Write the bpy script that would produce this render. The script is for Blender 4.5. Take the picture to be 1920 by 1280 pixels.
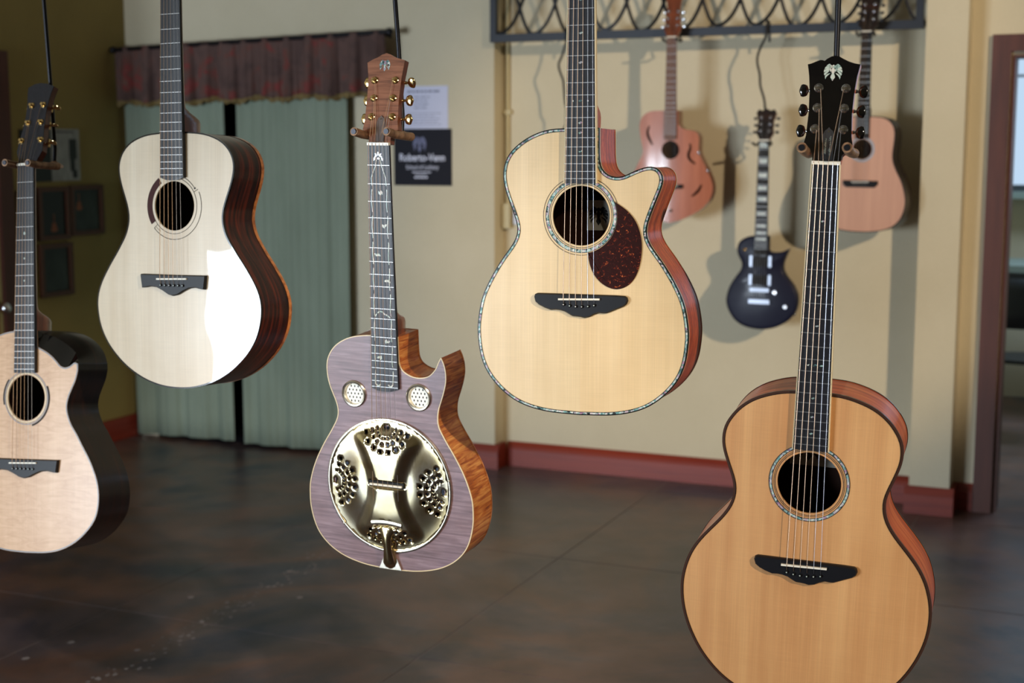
import bpy, bmesh, math, random
from math import sin, cos, pi, radians, sqrt, atan2
from mathutils import Vector, Matrix, Euler
from mathutils.geometry import delaunay_2d_cdt

random.seed(7)
SC = bpy.context.scene
COL = SC.collection
for o in list(bpy.data.objects):
    bpy.data.objects.remove(o)

# ------------------------------------------------------------------ room frame
YAW = radians(-23.6)                      # the room is turned against the view
AX = Vector((cos(YAW), sin(YAW), 0))      # along the back wall, to the right
DX = Vector((-sin(YAW), cos(YAW), 0))     # into the room, away from the camera
def W(s, d, z=0.0):
    return AX * s + DX * d + Vector((0, 0, z))

# ------------------------------------------------------------------ camera
cam_d = bpy.data.cameras.new('camera')
cam = bpy.data.objects.new('camera', cam_d); COL.objects.link(cam)
cam.location = (0, 0, 1.55)
cam.rotation_euler = (radians(90 - 7.7), 0, 0)
cam_d.sensor_width = 36.0
cam_d.lens = 2667.0 / 1920.0 * 36.0
cam_d.clip_start = 0.05
cam_d.dof.use_dof = True
cam_d.dof.focus_distance = 2.42
cam_d.dof.aperture_fstop = 4.6
SC.camera = cam

# ------------------------------------------------------------------ world, light, exposure
wd = bpy.data.worlds.new('world'); SC.world = wd
wd.use_nodes = True
bg = wd.node_tree.nodes['Background']
bg.inputs[0].default_value = (0.62, 0.80, 1.0, 1)
bg.inputs[1].default_value = 0.9
SC.view_settings.view_transform = 'Standard'
SC.view_settings.look = 'None'
SC.view_settings.gamma = 1.0
SC.view_settings.use_curve_mapping = False
SC.view_settings.exposure = 0.0

FRONT, BACK, LEFT, RIGHT, CEIL = -4.0, 6.336, -4.956, 7.0, 4.3
FAR_LEFT, JOG = -8.6, 4.1      # unseen widening of the shop, added so the window daylight falls right
def area(name, loc, aim, sx, sy, power, col):
    l = bpy.data.lights.new(name, 'AREA'); l.shape = 'RECTANGLE'; l.size = sx; l.size_y = sy
    l.energy = power; l.color = col
    o = bpy.data.objects.new(name, l); COL.objects.link(o); o.location = loc
    o.rotation_euler = (Vector(aim) - Vector(loc)).to_track_quat('-Z', 'Y').to_euler()
    return o
def spot(name, loc, aim, power, col, deg, blend, rad):
    l = bpy.data.lights.new(name, 'SPOT'); l.energy = power; l.color = col
    l.spot_size = radians(deg); l.spot_blend = blend; l.shadow_soft_size = rad
    o = bpy.data.objects.new(name, l); COL.objects.link(o); o.location = loc
    o.rotation_euler = (Vector(aim) - Vector(loc)).to_track_quat('-Z', 'Y').to_euler()
    return o
# daylight in the two shop windows behind the camera
area('daylight_window_near', W(-5.75, FRONT - 0.02, 0.87), W(-5.75, 5, 0.87), 1.12, 1.48, 235, (0.77, 0.885, 1.0))
area('daylight_window_far', W(-4.35, FRONT - 0.02, 0.87), W(-4.35, 5, 0.87), 1.12, 1.48, 235, (0.77, 0.885, 1.0))
# warm ceiling spots to the right of the camera, and an added fill
spot('warm_spot_wall', W(4.9, -1.2, 4.0), W(-1.5, 6.3, 1.38), 1950, (1.0, 0.79, 0.54), 16.5, 0.55, 0.10)
spot('warm_spot_guitars', W(3.1, -0.45, 3.0), W(-0.60, 2.25, 1.05), 640, (1.0, 0.86, 0.68), 23, 0.6, 0.05)
spot('warm_fill_resonator', W(1.3, -2.4, 3.5), W(-1.22, 2.36, 0.95), 420, (1.0, 0.85, 0.66), 11, 0.6, 0.05)  # added fill that brightens the resonator where its neighbour blocks the other spot

# unseen cool fill light added to brighten the side room
area('side_room_fill_light', W(0.3, 8.0, 2.96), W(0.3, 8.0, 0), 1.4, 0.6, 42, (0.60, 0.80, 1.0))

# ------------------------------------------------------------------ mesh helpers
class MB:
    def __init__(s):
        s.v = []; s.f = []
    def add(s, vs, fs):
        b = len(s.v); s.v += [tuple(v) for v in vs]; s.f += [tuple(i + b for i in f) for f in fs]
        return s
    def box(s, x0, x1, y0, y1, z0, z1, M=None):
        vs = [Vector((x, y, z)) for z in (z0, z1) for y in (y0, y1) for x in (x0, x1)]
        if M: vs = [M @ v for v in vs]
        return s.add(vs, [(0, 2, 3, 1), (4, 5, 7, 6), (0, 1, 5, 4), (2, 6, 7, 3), (0, 4, 6, 2), (1, 3, 7, 5)])
    def rings(s, rings, cap0=True, cap1=True, closed=True):
        n = len(rings[0]); vs = [p for r in rings for p in r]; fs = []
        for i in range(len(rings) - 1):
            for j in range(n if closed else n - 1):
                k = (j + 1) % n
                fs.append((i * n + j, i * n + k, (i + 1) * n + k, (i + 1) * n + j))
        if cap0: fs.append(tuple(range(n - 1, -1, -1)))
        if cap1: fs.append(tuple((len(rings) - 1) * n + j for j in range(n)))
        return s.add(vs, fs)
    def tube(s, pts, r, n=8, cap=True):
        pts = [Vector(p) for p in pts]
        rr = r if isinstance(r, (list, tuple)) else [r] * len(pts)
        ring = []; up = None
        for i, p in enumerate(pts):
            t = (pts[min(i + 1, len(pts) - 1)] - pts[max(i - 1, 0)])
            if t.length < 1e-9: t = Vector((0, 0, 1))
            t.normalize()
            if up is None:
                up = Vector((1, 0, 0)) if abs(t.x) < 0.8 else Vector((0, 1, 0))
            a = (up - t * up.dot(t)); a.normalize(); b = t.cross(a); up = a
            ring.append([p + (a * cos(2 * pi * k / n) + b * sin(2 * pi * k / n)) * rr[i] for k in range(n)])
        return s.rings(ring, cap, cap)
    def lathe(s, prof, n=20, M=None):
        rings = []
        for r, z in prof:
            ring = [Vector((r * cos(2 * pi * k / n), r * sin(2 * pi * k / n), z)) for k in range(n)]
            if M: ring = [M @ v for v in ring]
            rings.append(ring)
        return s.rings(rings)
    def ball(s, c, rx, ry=None, rz=None, n=10, m=6):
        ry = ry or rx; rz = rz or rx
        rings = []
        for i in range(1, m):
            t = pi * i / m
            rings.append([(c[0] + rx * sin(t) * cos(2 * pi * k / n), c[1] + ry * sin(t) * sin(2 * pi * k / n), c[2] + rz * cos(t)) for k in range(n)])
        return s.rings(rings[::-1])
    def prism(s, poly, y0, y1, f=None):
        # poly in (x,z); extruded along y; f maps a point
        f = f or (lambda x, y, z: (x, y, z))
        n = len(poly)
        vs = [f(x, y0, z) for x, z in poly] + [f(x, y1, z) for x, z in poly]
        fs = [tuple(range(n)), tuple(range(2 * n - 1, n - 1, -1))]
        fs += [(j, j + n, (j + 1) % n + n, (j + 1) % n) for j in range(n)]
        return s.add(vs, fs)
    def build(s, name, mat, parent=None, smooth=False, shift=None, fix=True):
        me = bpy.data.meshes.new(name)
        vs = s.v
        if shift: vs = [(x + shift[0], y + shift[1], z + shift[2]) for x, y, z in vs]
        me.from_pydata(vs, [], s.f); me.update()
        if fix:
            bm = bmesh.new(); bm.from_mesh(me)
            bmesh.ops.recalc_face_normals(bm, faces=bm.faces)
            bm.to_mesh(me); bm.free()
        if smooth:
            for p in me.polygons: p.use_smooth = True
            try: me.set_sharp_from_angle(angle=radians(smooth if smooth is not True else 40))
            except Exception: pass
        me.materials.append(mat)
        o = bpy.data.objects.new(name, me); COL.objects.link(o)
        if parent: o.parent = parent
        return o

def empty(name, loc, rot=None):
    o = bpy.data.objects.new(name, None); COL.objects.link(o)
    o.empty_display_size = 0.05; o.location = loc
    if rot is not None: o.rotation_euler = rot
    return o
def tag(o, label=None, cat=None, group=None, kind=None):
    if label: o['label'] = label
    if cat: o['category'] = cat
    if group: o['group'] = group
    if kind: o['kind'] = kind
    return o

def cr(pts, n, smooth=2):
    """open Catmull-Rom curve through pts, n points by arc length (last one included)"""
    P = [Vector((p[0], p[1])) for p in pts]
    if len(P) == 2:
        dense = [P[0].lerp(P[1], i / 40) for i in range(41)]
    else:
        Q = [P[0] * 2 - P[1]] + P + [P[-1] * 2 - P[-2]]
        dense = []
        for i in range(1, len(Q) - 2):
            for k in range(12):
                t = k / 12
                a, b, c, d = Q[i - 1], Q[i], Q[i + 1], Q[i + 2]
                dense.append(0.5 * ((2 * b) + (c - a) * t + (2 * a - 5 * b + 4 * c - d) * t * t + (3 * b - a - 3 * c + d) * t ** 3))
        dense.append(P[-1])
    L = [0]
    for i in range(1, len(dense)): L.append(L[-1] + (dense[i] - dense[i - 1]).length)
    out = []; j = 0
    for k in range(n):
        x = L[-1] * k / (n - 1)
        while j < len(L) - 2 and L[j + 1] < x: j += 1
        t = (x - L[j]) / max(1e-9, L[j + 1] - L[j])
        out.append(dense[j].lerp(dense[j + 1], min(1, t)))
    for _ in range(smooth):
        out = [out[0]] + [out[i - 1] * .25 + out[i] * .5 + out[i + 1] * .25 for i in range(1, n - 1)] + [out[-1]]
    return out
def loop_of(segs):
    """segs: list of (points, count) joined end to end into a closed loop"""
    out = []
    for pts, n in segs: out += cr(pts, n)[:-1]
    return [(p.x, p.y) for p in out]
def mirror_half(half, n=110):
    right = half[::-1]                      # bottom -> top on the right
    left = [(-u, v) for u, v in half]       # top -> bottom on the left
    return loop_of([(left, n), (right, n)])
def offset_loop(loop, d):
    n = len(loop); out = []
    area2 = sum(loop[i][0] * loop[(i + 1) % n][1] - loop[(i + 1) % n][0] * loop[i][1] for i in range(n))
    sg = 1 if area2 > 0 else -1
    for i in range(n):
        a = Vector(loop[i - 1]); b = Vector(loop[(i + 1) % n]); t = b - a
        if t.length < 1e-9: out.append(loop[i]); continue
        t.normalize(); nn = Vector((-t.y, t.x)) * sg       # inward
        out.append((loop[i][0] + nn.x * d, loop[i][1] + nn.y * d))
    return out
def inside(p, poly):
    x, y = p; c = False; n = len(poly); j = n - 1
    for i in range(n):
        xi, yi = poly[i]; xj, yj = poly[j]
        if (yi > y) != (yj > y) and x < (xj - xi) * (y - yi) / (yj - yi) + xi: c = not c
        j = i
    return c
def fill(outer, holes, step, yf, margin=0.5):
    """triangulated plate bounded by outer with holes; y from yf(u,v)"""
    pts = [Vector(p) for p in outer]; edges = [(i, (i + 1) % len(outer)) for i in range(len(outer))]
    for h in holes:
        b = len(pts); pts += [Vector(p) for p in h]; edges += [(b + i, b + (i + 1) % len(h)) for i in range(len(h))]
    if step:
        inner = offset_loop(outer, step * margin)
        us = [p[0] for p in outer]; vs = [p[1] for p in outer]
        hb = [(min(p[0] for p in h) - step * .4, max(p[0] for p in h) + step * .4, min(p[1] for p in h) - step * .4, max(p[1] for p in h) + step * .4) for h in holes]
        u = min(us) + step * .37
        while u < max(us):
            v = min(vs) + step * .41
            while v < max(vs):
                if inside((u, v), inner) and not any(a < u < b and c < v < d for a, b, c, d in hb): pts.append(Vector((u, v)))
                v += step
            u += step
    r = delaunay_2d_cdt(pts, edges, [], 0, 1e-7)
    vo, fo = r[0], r[2]
    hb = [(min(p[0] for p in h), max(p[0] for p in h), min(p[1] for p in h), max(p[1] for p in h), h) for h in holes]
    fs = []
    for f in fo:
        c = (sum(vo[i].x for i in f) / len(f), sum(vo[i].y for i in f) / len(f))
        if not inside(c, outer): continue
        if any(a <= c[0] <= b and d <= c[1] <= e and inside(c, h) for a, b, d, e, h in hb): continue
        fs.append(tuple(f))
    m = MB(); m.add([(p.x, yf(p.x, p.y), p.y) for p in vo], fs)
    return m
def circle(cx, cy, r, n=48, a0=0.0, a1=2 * pi):
    full = abs(a1 - a0 - 2 * pi) < 1e-6
    k = n if full else n + 1
    return [(cx + r * cos(a0 + (a1 - a0) * i / n), cy + r * sin(a0 + (a1 - a0) * i / n)) for i in range(k)]
def band(m, outer, inner, yf, lift, thick=0.0):
    """flat ribbon between two equally long closed loops lying just above the surface"""
    n = len(outer)
    vs = [(p[0], yf(*p) - lift, p[1]) for p in outer] + [(p[0], yf(*p) - lift, p[1]) for p in inner]
    m.add(vs, [(j, (j + 1) % n, (j + 1) % n + n, j + n) for j in range(n)])
    return m
def arcband(m, cx, cy, r0, r1, a0, a1, yf, lift, n=40):
    a = circle(cx, cy, r0, n, a0, a1); b = circle(cx, cy, r1, n, a0, a1)
    k = len(a); full = k == n
    vs = [(p[0], yf(*p) - lift, p[1]) for p in a] + [(p[0], yf(*p) - lift, p[1]) for p in b]
    m.add(vs, [(j, (j + 1) % k, (j + 1) % k + k, j + k) for j in range(k if full else k - 1)])
    return m

# ------------------------------------------------------------------ materials
def principled(name):
    m = bpy.data.materials.new(name); m.use_nodes = True
    return m, m.node_tree, m.node_tree.nodes['Principled BSDF']
def mat(name, col, rough=0.5, metal=0.0, coat=0.0, coat_rough=0.05, spec=0.5):
    m, nt, b = principled(name)
    b.inputs['Base Color'].default_value = (*col, 1); b.inputs['Roughness'].default_value = rough
    b.inputs['Metallic'].default_value = metal; b.inputs['Coat Weight'].default_value = coat
    b.inputs['Coat Roughness'].default_value = coat_rough; b.inputs['Specular IOR Level'].default_value = spec
    return m
def srgb(r, g, b):
    f = lambda c: (c / 255 / 12.92) if c <= 10 else ((c / 255 + .055) / 1.055) ** 2.4
    return (f(r), f(g), f(b))
def tex_mat(name, layers, rough=0.5, metal=0.0, coat=0.0, coat_rough=0.05, bump=0.0, rough_var=0.0, split=None):
    """layers: list of dicts(kind, scale(x,y,z), detail, dist, stops[(pos,col)], fac, mode). First one is the base."""
    m, nt, b = principled(name); N = nt.nodes; L = nt.links
    tc = N.new('ShaderNodeTexCoord'); prev = None; hfac = None
    for i, ly in enumerate(layers):
        mp = N.new('ShaderNodeMapping'); mp.inputs['Scale'].default_value = ly.get('scale', (1, 1, 1))
        mp.inputs['Location'].default_value = ly.get('loc', (0, 0, 0))
        L.new(tc.outputs['Object'], mp.inputs['Vector'])
        k = ly.get('kind', 'noise')
        if k == 'noise':
            t = N.new('ShaderNodeTexNoise'); t.inputs['Scale'].default_value = 1.0
            t.inputs['Detail'].default_value = ly.get('detail', 4); t.inputs['Roughness'].default_value = ly.get('nr', 0.55)
            t.inputs['Distortion'].default_value = ly.get('dist', 0.0); out = t.outputs['Fac']
        elif k == 'voronoi':
            t = N.new('ShaderNodeTexVoronoi'); t.inputs['Scale'].default_value = 1.0; out = t.outputs['Distance']
        elif k == 'vcell':
            t = N.new('ShaderNodeTexVoronoi'); t.inputs['Scale'].default_value = 1.0
            sp = N.new('ShaderNodeSeparateColor'); L.new(t.outputs['Color'], sp.inputs[0]); out = sp.outputs[0]
        elif k == 'wave':
            t = N.new('ShaderNodeTexWave'); t.inputs['Scale'].default_value = 1.0; t.bands_direction = ly.get('dir', 'X')
            t.inputs['Distortion'].default_value = ly.get('dist', 2.0); t.inputs['Detail'].default_value = ly.get('detail', 2)
            t.inputs['Detail Scale'].default_value = ly.get('ds', 1.0); out = t.outputs['Fac']
        L.new(mp.outputs[0], t.inputs['Vector'])
        rp = N.new('ShaderNodeValToRGB'); el = rp.color_ramp.elements
        st = ly['stops']
        while len(el) < len(st): el.new(0.5)
        for e, (p, c) in zip(el, st): e.position = p; e.color = (*c, 1)
        L.new(out, rp.inputs[0])
        if i == 0: prev = rp.outputs[0]; hfac = out
        else:
            mx = N.new('ShaderNodeMix'); mx.data_type = 'RGBA'; mx.blend_type = ly.get('mode', 'MULTIPLY')
            mx.inputs[0].default_value = ly.get('fac', 1.0)
            if ly.get('mask'):
                L.new(out, mx.inputs[0]) if ly['mask'] is True else None
            L.new(prev, mx.inputs[6]); L.new(rp.outputs[0], mx.inputs[7]); prev = mx.outputs[2]
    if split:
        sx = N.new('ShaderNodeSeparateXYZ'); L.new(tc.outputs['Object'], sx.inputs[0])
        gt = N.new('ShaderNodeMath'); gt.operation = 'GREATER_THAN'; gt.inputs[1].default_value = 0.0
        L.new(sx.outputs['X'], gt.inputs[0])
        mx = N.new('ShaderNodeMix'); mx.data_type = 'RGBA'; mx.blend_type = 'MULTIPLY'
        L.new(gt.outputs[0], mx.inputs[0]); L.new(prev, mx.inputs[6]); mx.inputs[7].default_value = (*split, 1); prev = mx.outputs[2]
    L.new(prev, b.inputs['Base Color'])
    b.inputs['Roughness'].default_value = rough; b.inputs['Metallic'].default_value = metal
    b.inputs['Coat Weight'].default_value = coat; b.inputs['Coat Roughness'].default_value = coat_rough
    if rough_var:
        mr = N.new('ShaderNodeMapRange'); mr.inputs[3].default_value = rough - rough_var; mr.inputs[4].default_value = rough + rough_var
        L.new(hfac, mr.inputs[0]); L.new(mr.outputs[0], b.inputs['Roughness'])
    if bump:
        bp = N.new('ShaderNodeBump'); bp.inputs['Strength'].default_value = bump; bp.inputs['Distance'].default_value = 0.002
        L.new(hfac, bp.inputs['Height']); L.new(bp.outputs[0], b.inputs['Normal'])
    return m
def gray(a): return (a, a, a)
def spruce(name, c0, c1, rough, coat, coat_rough, split=None):
    return tex_mat(name, [
        dict(scale=(26, 1, 1.2), detail=5, stops=[(0.30, c0), (0.70, c1)]),
        dict(scale=(700, 1, 3), detail=2, stops=[(0.3, gray(0.90)), (0.7, gray(1.0))]),
        dict(scale=(18, 1, 420), detail=3, dist=0.6, stops=[(0.3, gray(0.955)), (0.7, gray(1.0))]),
        dict(scale=(9, 1, 6), detail=3, stops=[(0.35, (0.93, 0.91, 0.88)), (0.6, gray(1.0))])],
        rough, 0, coat, coat_rough, split=split)
M = {}
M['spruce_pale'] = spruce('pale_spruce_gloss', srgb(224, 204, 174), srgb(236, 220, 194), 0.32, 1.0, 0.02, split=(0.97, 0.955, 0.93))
def wavy_coat(m, scale, strength):
    nt = m.node_tree; N = nt.nodes; L = nt.links; b = N['Principled BSDF']
    tc = N.new('ShaderNodeTexCoord'); mp = N.new('ShaderNodeMapping'); mp.inputs['Scale'].default_value = scale
    t = N.new('ShaderNodeTexNoise'); t.inputs['Scale'].default_value = 1; t.inputs['Detail'].default_value = 1.0
    bp = N.new('ShaderNodeBump'); bp.inputs['Strength'].default_value = strength; bp.inputs['Distance'].default_value = 0.01
    L.new(tc.outputs['Object'], mp.inputs[0]); L.new(mp.outputs[0], t.inputs['Vector']); L.new(t.outputs['Fac'], bp.inputs['Height']); L.new(bp.outputs[0], b.inputs['Coat Normal'])
wavy_coat(M['spruce_pale'], (9, 1, 5), 0.12)
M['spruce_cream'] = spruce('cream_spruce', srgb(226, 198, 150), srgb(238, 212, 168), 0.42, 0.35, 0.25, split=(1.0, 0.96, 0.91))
M['spruce_amber'] = spruce('amber_spruce', srgb(204, 144, 90), srgb(226, 172, 114), 0.45, 0.2, 0.28)
M['spruce_rose'] = tex_mat('rosy_bearclaw_spruce', [
    dict(scale=(22, 1, 1.5), detail=4, stops=[(0.3, srgb(214, 168, 124)), (0.7, srgb(230, 188, 146))]),
    dict(scale=(14, 1, 60), detail=4, dist=2.0, stops=[(0.35, (0.86, 0.80, 0.74)), (0.6, gray(1.0))]),
    dict(scale=(700, 1, 3), detail=2, stops=[(0.3, gray(0.92)), (0.7, gray(1.0))])], 0.42, 0, 0.22, 0.22)
M['rosewood'] = tex_mat('dark_rosewood', [
    dict(scale=(5, 70, 5), detail=5, dist=0.7, stops=[(0.34, srgb(20, 10, 8)), (0.5, srgb(56, 22, 14)), (0.66, srgb(112, 42, 22)), (0.8, srgb(30, 14, 10))])],
    0.3, 0, 0.35, 0.12)
M['rosewood_black'] = tex_mat('black_rosewood', [
    dict(scale=(5, 60, 5), detail=4, dist=0.6, stops=[(0.35, srgb(12, 8, 7)), (0.6, srgb(36, 18, 12)), (0.75, srgb(66, 30, 16))])], 0.32, 0, 0.25, 0.15)
M['padauk'] = tex_mat('red_padauk', [
    dict(scale=(9, 55, 9), detail=6, dist=1.2, stops=[(0.3, srgb(140, 42, 22)), (0.52, srgb(204, 78, 38)), (0.72, srgb(236, 120, 62))]),
    dict(scale=(120, 160, 120), detail=2, stops=[(0.35, gray(0.75)), (0.6, gray(1.0))])], 0.36, 0, 0.15, 0.2)
M['cocobolo'] = tex_mat('orange_cocobolo', [
    dict(scale=(7, 60, 7), detail=5, dist=1.0, stops=[(0.28, srgb(146, 52, 28)), (0.5, srgb(210, 98, 52)), (0.75, srgb(238, 142, 84))])], 0.32, 0, 0.25, 0.12)
M['mahogany'] = tex_mat('mahogany', [
    dict(scale=(60, 60, 6), detail=5, stops=[(0.3, srgb(86, 40, 22)), (0.7, srgb(138, 70, 40))])], 0.35, 0, 0.6, 0.1)
M['flame_orange'] = tex_mat('orange_flamed_maple', [
    dict(scale=(60, 10, 130), detail=3, dist=1.2, stops=[(0.30, srgb(134, 62, 20)), (0.48, srgb(204, 116, 48)), (0.68, srgb(240, 172, 92))]),
    dict(scale=(10, 10, 10), detail=3, stops=[(0.35, (0.72, 0.62, 0.52)), (0.6, gray(1.0))])], 0.34, 0, 0.25, 0.15)
M['flame_grey'] = tex_mat('grey_violet_flamed_maple', [
    dict(scale=(9, 1, 150), detail=4, dist=0.9, stops=[(0.28, srgb(86, 61, 64)), (0.5, srgb(122, 95, 101)), (0.74, srgb(152, 126, 133))]),
    dict(scale=(14, 1, 14), detail=3, stops=[(0.3, (0.84, 0.74, 0.70)), (0.55, gray(1.0)), (0.75, (0.92, 0.92, 1.0))])], 0.42, 0, 0.3, 0.2)
M['koa_head'] = tex_mat('figured_reddish_headplate', [
    dict(scale=(12, 12, 170), detail=4, dist=0.8, stops=[(0.3, srgb(104, 60, 38)), (0.5, srgb(140, 86, 58)), (0.72, srgb(164, 106, 76))])], 0.4, 0, 0.4, 0.15)
M['ebony'] = tex_mat('ebony', [dict(scale=(300, 300, 8), detail=3, stops=[(0.3, srgb(14, 14, 18)), (0.7, srgb(32, 32, 40))])], 0.42, 0, 0.0, 0.2)
M['ebony_matte'] = mat('matte_ebony', srgb(24, 22, 24), 0.6, spec=0.2)
M['ebony_bridge'] = mat('ebony_satin', srgb(18, 18, 22), 0.42, spec=0.28)
M['gloss_black'] = mat('gloss_black_lacquer', srgb(10, 9, 10), 0.15, 0, 1.0, 0.02)
M['blackbind'] = mat('black_binding', srgb(12, 11, 11), 0.2, 0, 0.8, 0.03)
M['creambind'] = mat('cream_binding', srgb(236, 214, 170), 0.35)
M['graybind'] = mat('grey_purfling', srgb(128, 130, 136), 0.35)
M['orangebind'] = tex_mat('orange_figured_binding', [dict(scale=(60, 60, 60), detail=3, stops=[(0.35, srgb(150, 78, 34)), (0.6, srgb(236, 150, 82))])], 0.3, 0, 0.8, 0.05)
M['brownbind'] = mat('brown_binding', srgb(64, 40, 30), 0.3, 0, 0.6, 0.06)
M['bone'] = mat('bone', srgb(238, 230, 212), 0.35)
M['gold'] = mat('gold_plate', (0.80, 0.58, 0.26), 0.16, 1.0)
M['chrome'] = mat('chrome', (0.80, 0.80, 0.84), 0.08, 1.0)
M['steel'] = mat('steel_string', (0.50, 0.50, 0.53), 0.35, 1.0)
M['bronze_string'] = mat('bronze_string', (0.58, 0.40, 0.27), 0.4, 1.0)
M['fretwire'] = mat('fret_wire', (0.46, 0.45, 0.44), 0.4, 1.0)
M['dull_chrome'] = mat('dull_chrome', (0.34, 0.36, 0.42), 0.42, 1.0)
M['darkmetal'] = mat('dark_iron', srgb(42, 42, 46), 0.35, 0.8)
M['iron'] = mat('wrought_iron', srgb(40, 42, 48), 0.45, 0.5)
M['bronze'] = tex_mat('antique_bronze', [dict(scale=(90, 90, 90), detail=3, stops=[(0.3, srgb(120, 88, 64)), (0.7, srgb(190, 150, 116))])], 0.38, 0.35)
M['plate'] = tex_mat('aged_brass_nickel', [
    dict(scale=(14, 14, 14), detail=5, dist=0.6, stops=[(0.3, (0.52, 0.41, 0.20)), (0.5, (0.62, 0.53, 0.33)), (0.7, (0.68, 0.64, 0.52))])], 0.15, 1.0, rough_var=0.06)
M['nickel'] = mat('warm_nickel', (0.82, 0.76, 0.63), 0.22, 1.0)
M['screen'] = mat('white_gold_screen', (0.80, 0.77, 0.68), 0.5, 0.2)
M['dark'] = mat('cavity_shade', srgb(10, 9, 9), 0.7)  # near-black colour stands in for the shade behind openings
M['cone'] = mat('spun_aluminium_cone', (0.10, 0.11, 0.14), 0.45, 1.0)
M['pearl'] = tex_mat('abalone_pearl', [
    dict(kind='vcell', scale=(260, 260, 260), stops=[(0.0, srgb(40, 44, 48)), (0.25, srgb(120, 170, 170)), (0.45, srgb(232, 232, 226)), (0.62, srgb(170, 130, 160)), (0.8, srgb(190, 225, 215)), (1.0, srgb(60, 66, 70))])], 0.18, 0.1, 0.6, 0.05)
M['pearl_white'] = tex_mat('white_pearl', [
    dict(kind='vcell', scale=(160, 160, 160), stops=[(0.0, srgb(196, 204, 190)), (0.4, srgb(150, 176, 166)), (0.7, srgb(222, 220, 206)), (1.0, srgb(170, 150, 150))])], 0.35, 0.0, 0.1, 0.2)
M['tortoise'] = tex_mat('tortoiseshell', [
    dict(scale=(150, 150, 150), detail=4, dist=0.8, nr=0.7, stops=[(0.0, srgb(26, 6, 8)), (0.56, srgb(44, 10, 12)), (0.63, srgb(104, 28, 16)), (0.69, srgb(220, 130, 70))])], 0.18, 0, 0.8, 0.03)
M['inner_shade'] = mat('shaded_inner_wood', srgb(46, 27, 20), 0.8, spec=0.2)  # dark colour carries the shade inside the guitar bodies
M['label_paper'] = mat('label_paper', srgb(196, 196, 186), 0.7)
M['maroon'] = mat('maroon_inlay', srgb(62, 24, 20), 0.6, spec=0.2)
M['ink'] = mat('ink', srgb(22, 22, 26), 0.7)
M['white_print'] = mat('white_print', srgb(228, 230, 250), 0.7)
M['truss_grey'] = mat('grey_cover', srgb(104, 88, 80), 0.4)
M['truss_black'] = mat('charcoal_cover', srgb(48, 46, 46), 0.4)
# room
M['wall'] = tex_mat('yellow_plaster', [
    dict(scale=(3, 3, 3), detail=5, stops=[(0.3, srgb(208, 197, 169)), (0.7, srgb(215, 204, 177))]),
    dict(scale=(160, 160, 160), detail=2, stops=[(0.3, gray(0.95)), (0.7, gray(1.0))])], 0.75, bump=0.05)
M['wall_olive'] = tex_mat('olive_plaster', [
    dict(scale=(3, 3, 3), detail=5, stops=[(0.3, srgb(150, 132, 76)), (0.7, srgb(160, 142, 84))])], 0.75)
M['redwood'] = tex_mat('red_stained_wood', [
    dict(scale=(2, 2, 60), detail=4, stops=[(0.3, srgb(122, 42, 30)), (0.7, srgb(146, 56, 38))])], 0.42)
M['doorwood'] = tex_mat('brown_stained_door', [
    dict(scale=(30, 30, 3), detail=4, stops=[(0.3, srgb(74, 36, 26)), (0.7, srgb(92, 48, 36))])], 0.45)
M['orangewood'] = tex_mat('orange_brown_door', [
    dict(scale=(30, 30, 3), detail=4, stops=[(0.3, srgb(104, 52, 24)), (0.7, srgb(140, 72, 34))])], 0.45)
M['floor'] = tex_mat('stained_concrete', [
    dict(scale=(0.9, 0.9, 0.9), detail=7, dist=0.5, nr=0.6, stops=[(0.34, srgb(50, 54, 72)), (0.42, srgb(84, 74, 80)), (0.5, srgb(112, 84, 76)), (0.56, srgb(98, 84, 84)), (0.64, srgb(52, 58, 78))]),
    dict(scale=(4, 4, 4), detail=6, stops=[(0.3, gray(0.68)), (0.65, gray(1.3))])], 0.34, rough_var=0.08, bump=0.02)
M['joint'] = mat('floor_joint', srgb(150, 142, 146), 0.6)
M['ceiling'] = mat('ceiling_paint', srgb(150, 140, 120), 0.9)
M['curtain'] = tex_mat('sage_green_cloth', [
    dict(scale=(6, 6, 2), detail=4, stops=[(0.3, srgb(132, 144, 126)), (0.7, srgb(144, 156, 138))]),
    dict(scale=(400, 400, 400), detail=1, stops=[(0.3, gray(0.93)), (0.7, gray(1.0))])], 0.85)
M['valance'] = tex_mat('brown_floral_cloth', [
    dict(scale=(9, 9, 9), detail=4, dist=0.5, stops=[(0.36, srgb(80, 60, 56)), (0.52, srgb(96, 72, 66)), (0.58, srgb(100, 66, 58)), (0.63, srgb(126, 52, 50)), (0.72, srgb(110, 88, 76))])], 0.9)
M['fringe'] = mat('gold_fringe', srgb(120, 100, 58), 0.8)
M['navy'] = mat('navy_banner', srgb(14, 15, 30), 0.8)
M['paper'] = mat('white_paper', srgb(214, 216, 240), 0.8)
M['beige_box'] = mat('beige_conduit', srgb(196, 182, 140), 0.5)
M['white_plastic'] = mat('white_plastic', srgb(214, 218, 232), 0.4)
M['frame_wood'] = mat('picture_frame_wood', srgb(84, 46, 26), 0.45)
M['bw_print'] = tex_mat('grey_newsprint', [dict(scale=(30, 30, 14), detail=5, stops=[(0.35, srgb(150, 152, 150)), (0.7, srgb(178, 180, 178))])], 0.7)
M['dark_print'] = mat('dark_photo', srgb(22, 20, 18), 0.35)
M['teal_print'] = tex_mat('dark_teal_photo', [dict(scale=(12, 12, 6), detail=4, stops=[(0.35, srgb(24, 28, 24)), (0.7, srgb(56, 66, 60))])], 0.35)
M['amber_print'] = mat('photo_amber', srgb(150, 84, 50), 0.5)
M['navy_lacquer'] = mat('midnight_blue_lacquer', srgb(22, 24, 46), 0.45, 0.0, 0.12, 0.12, spec=0.2)
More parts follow.
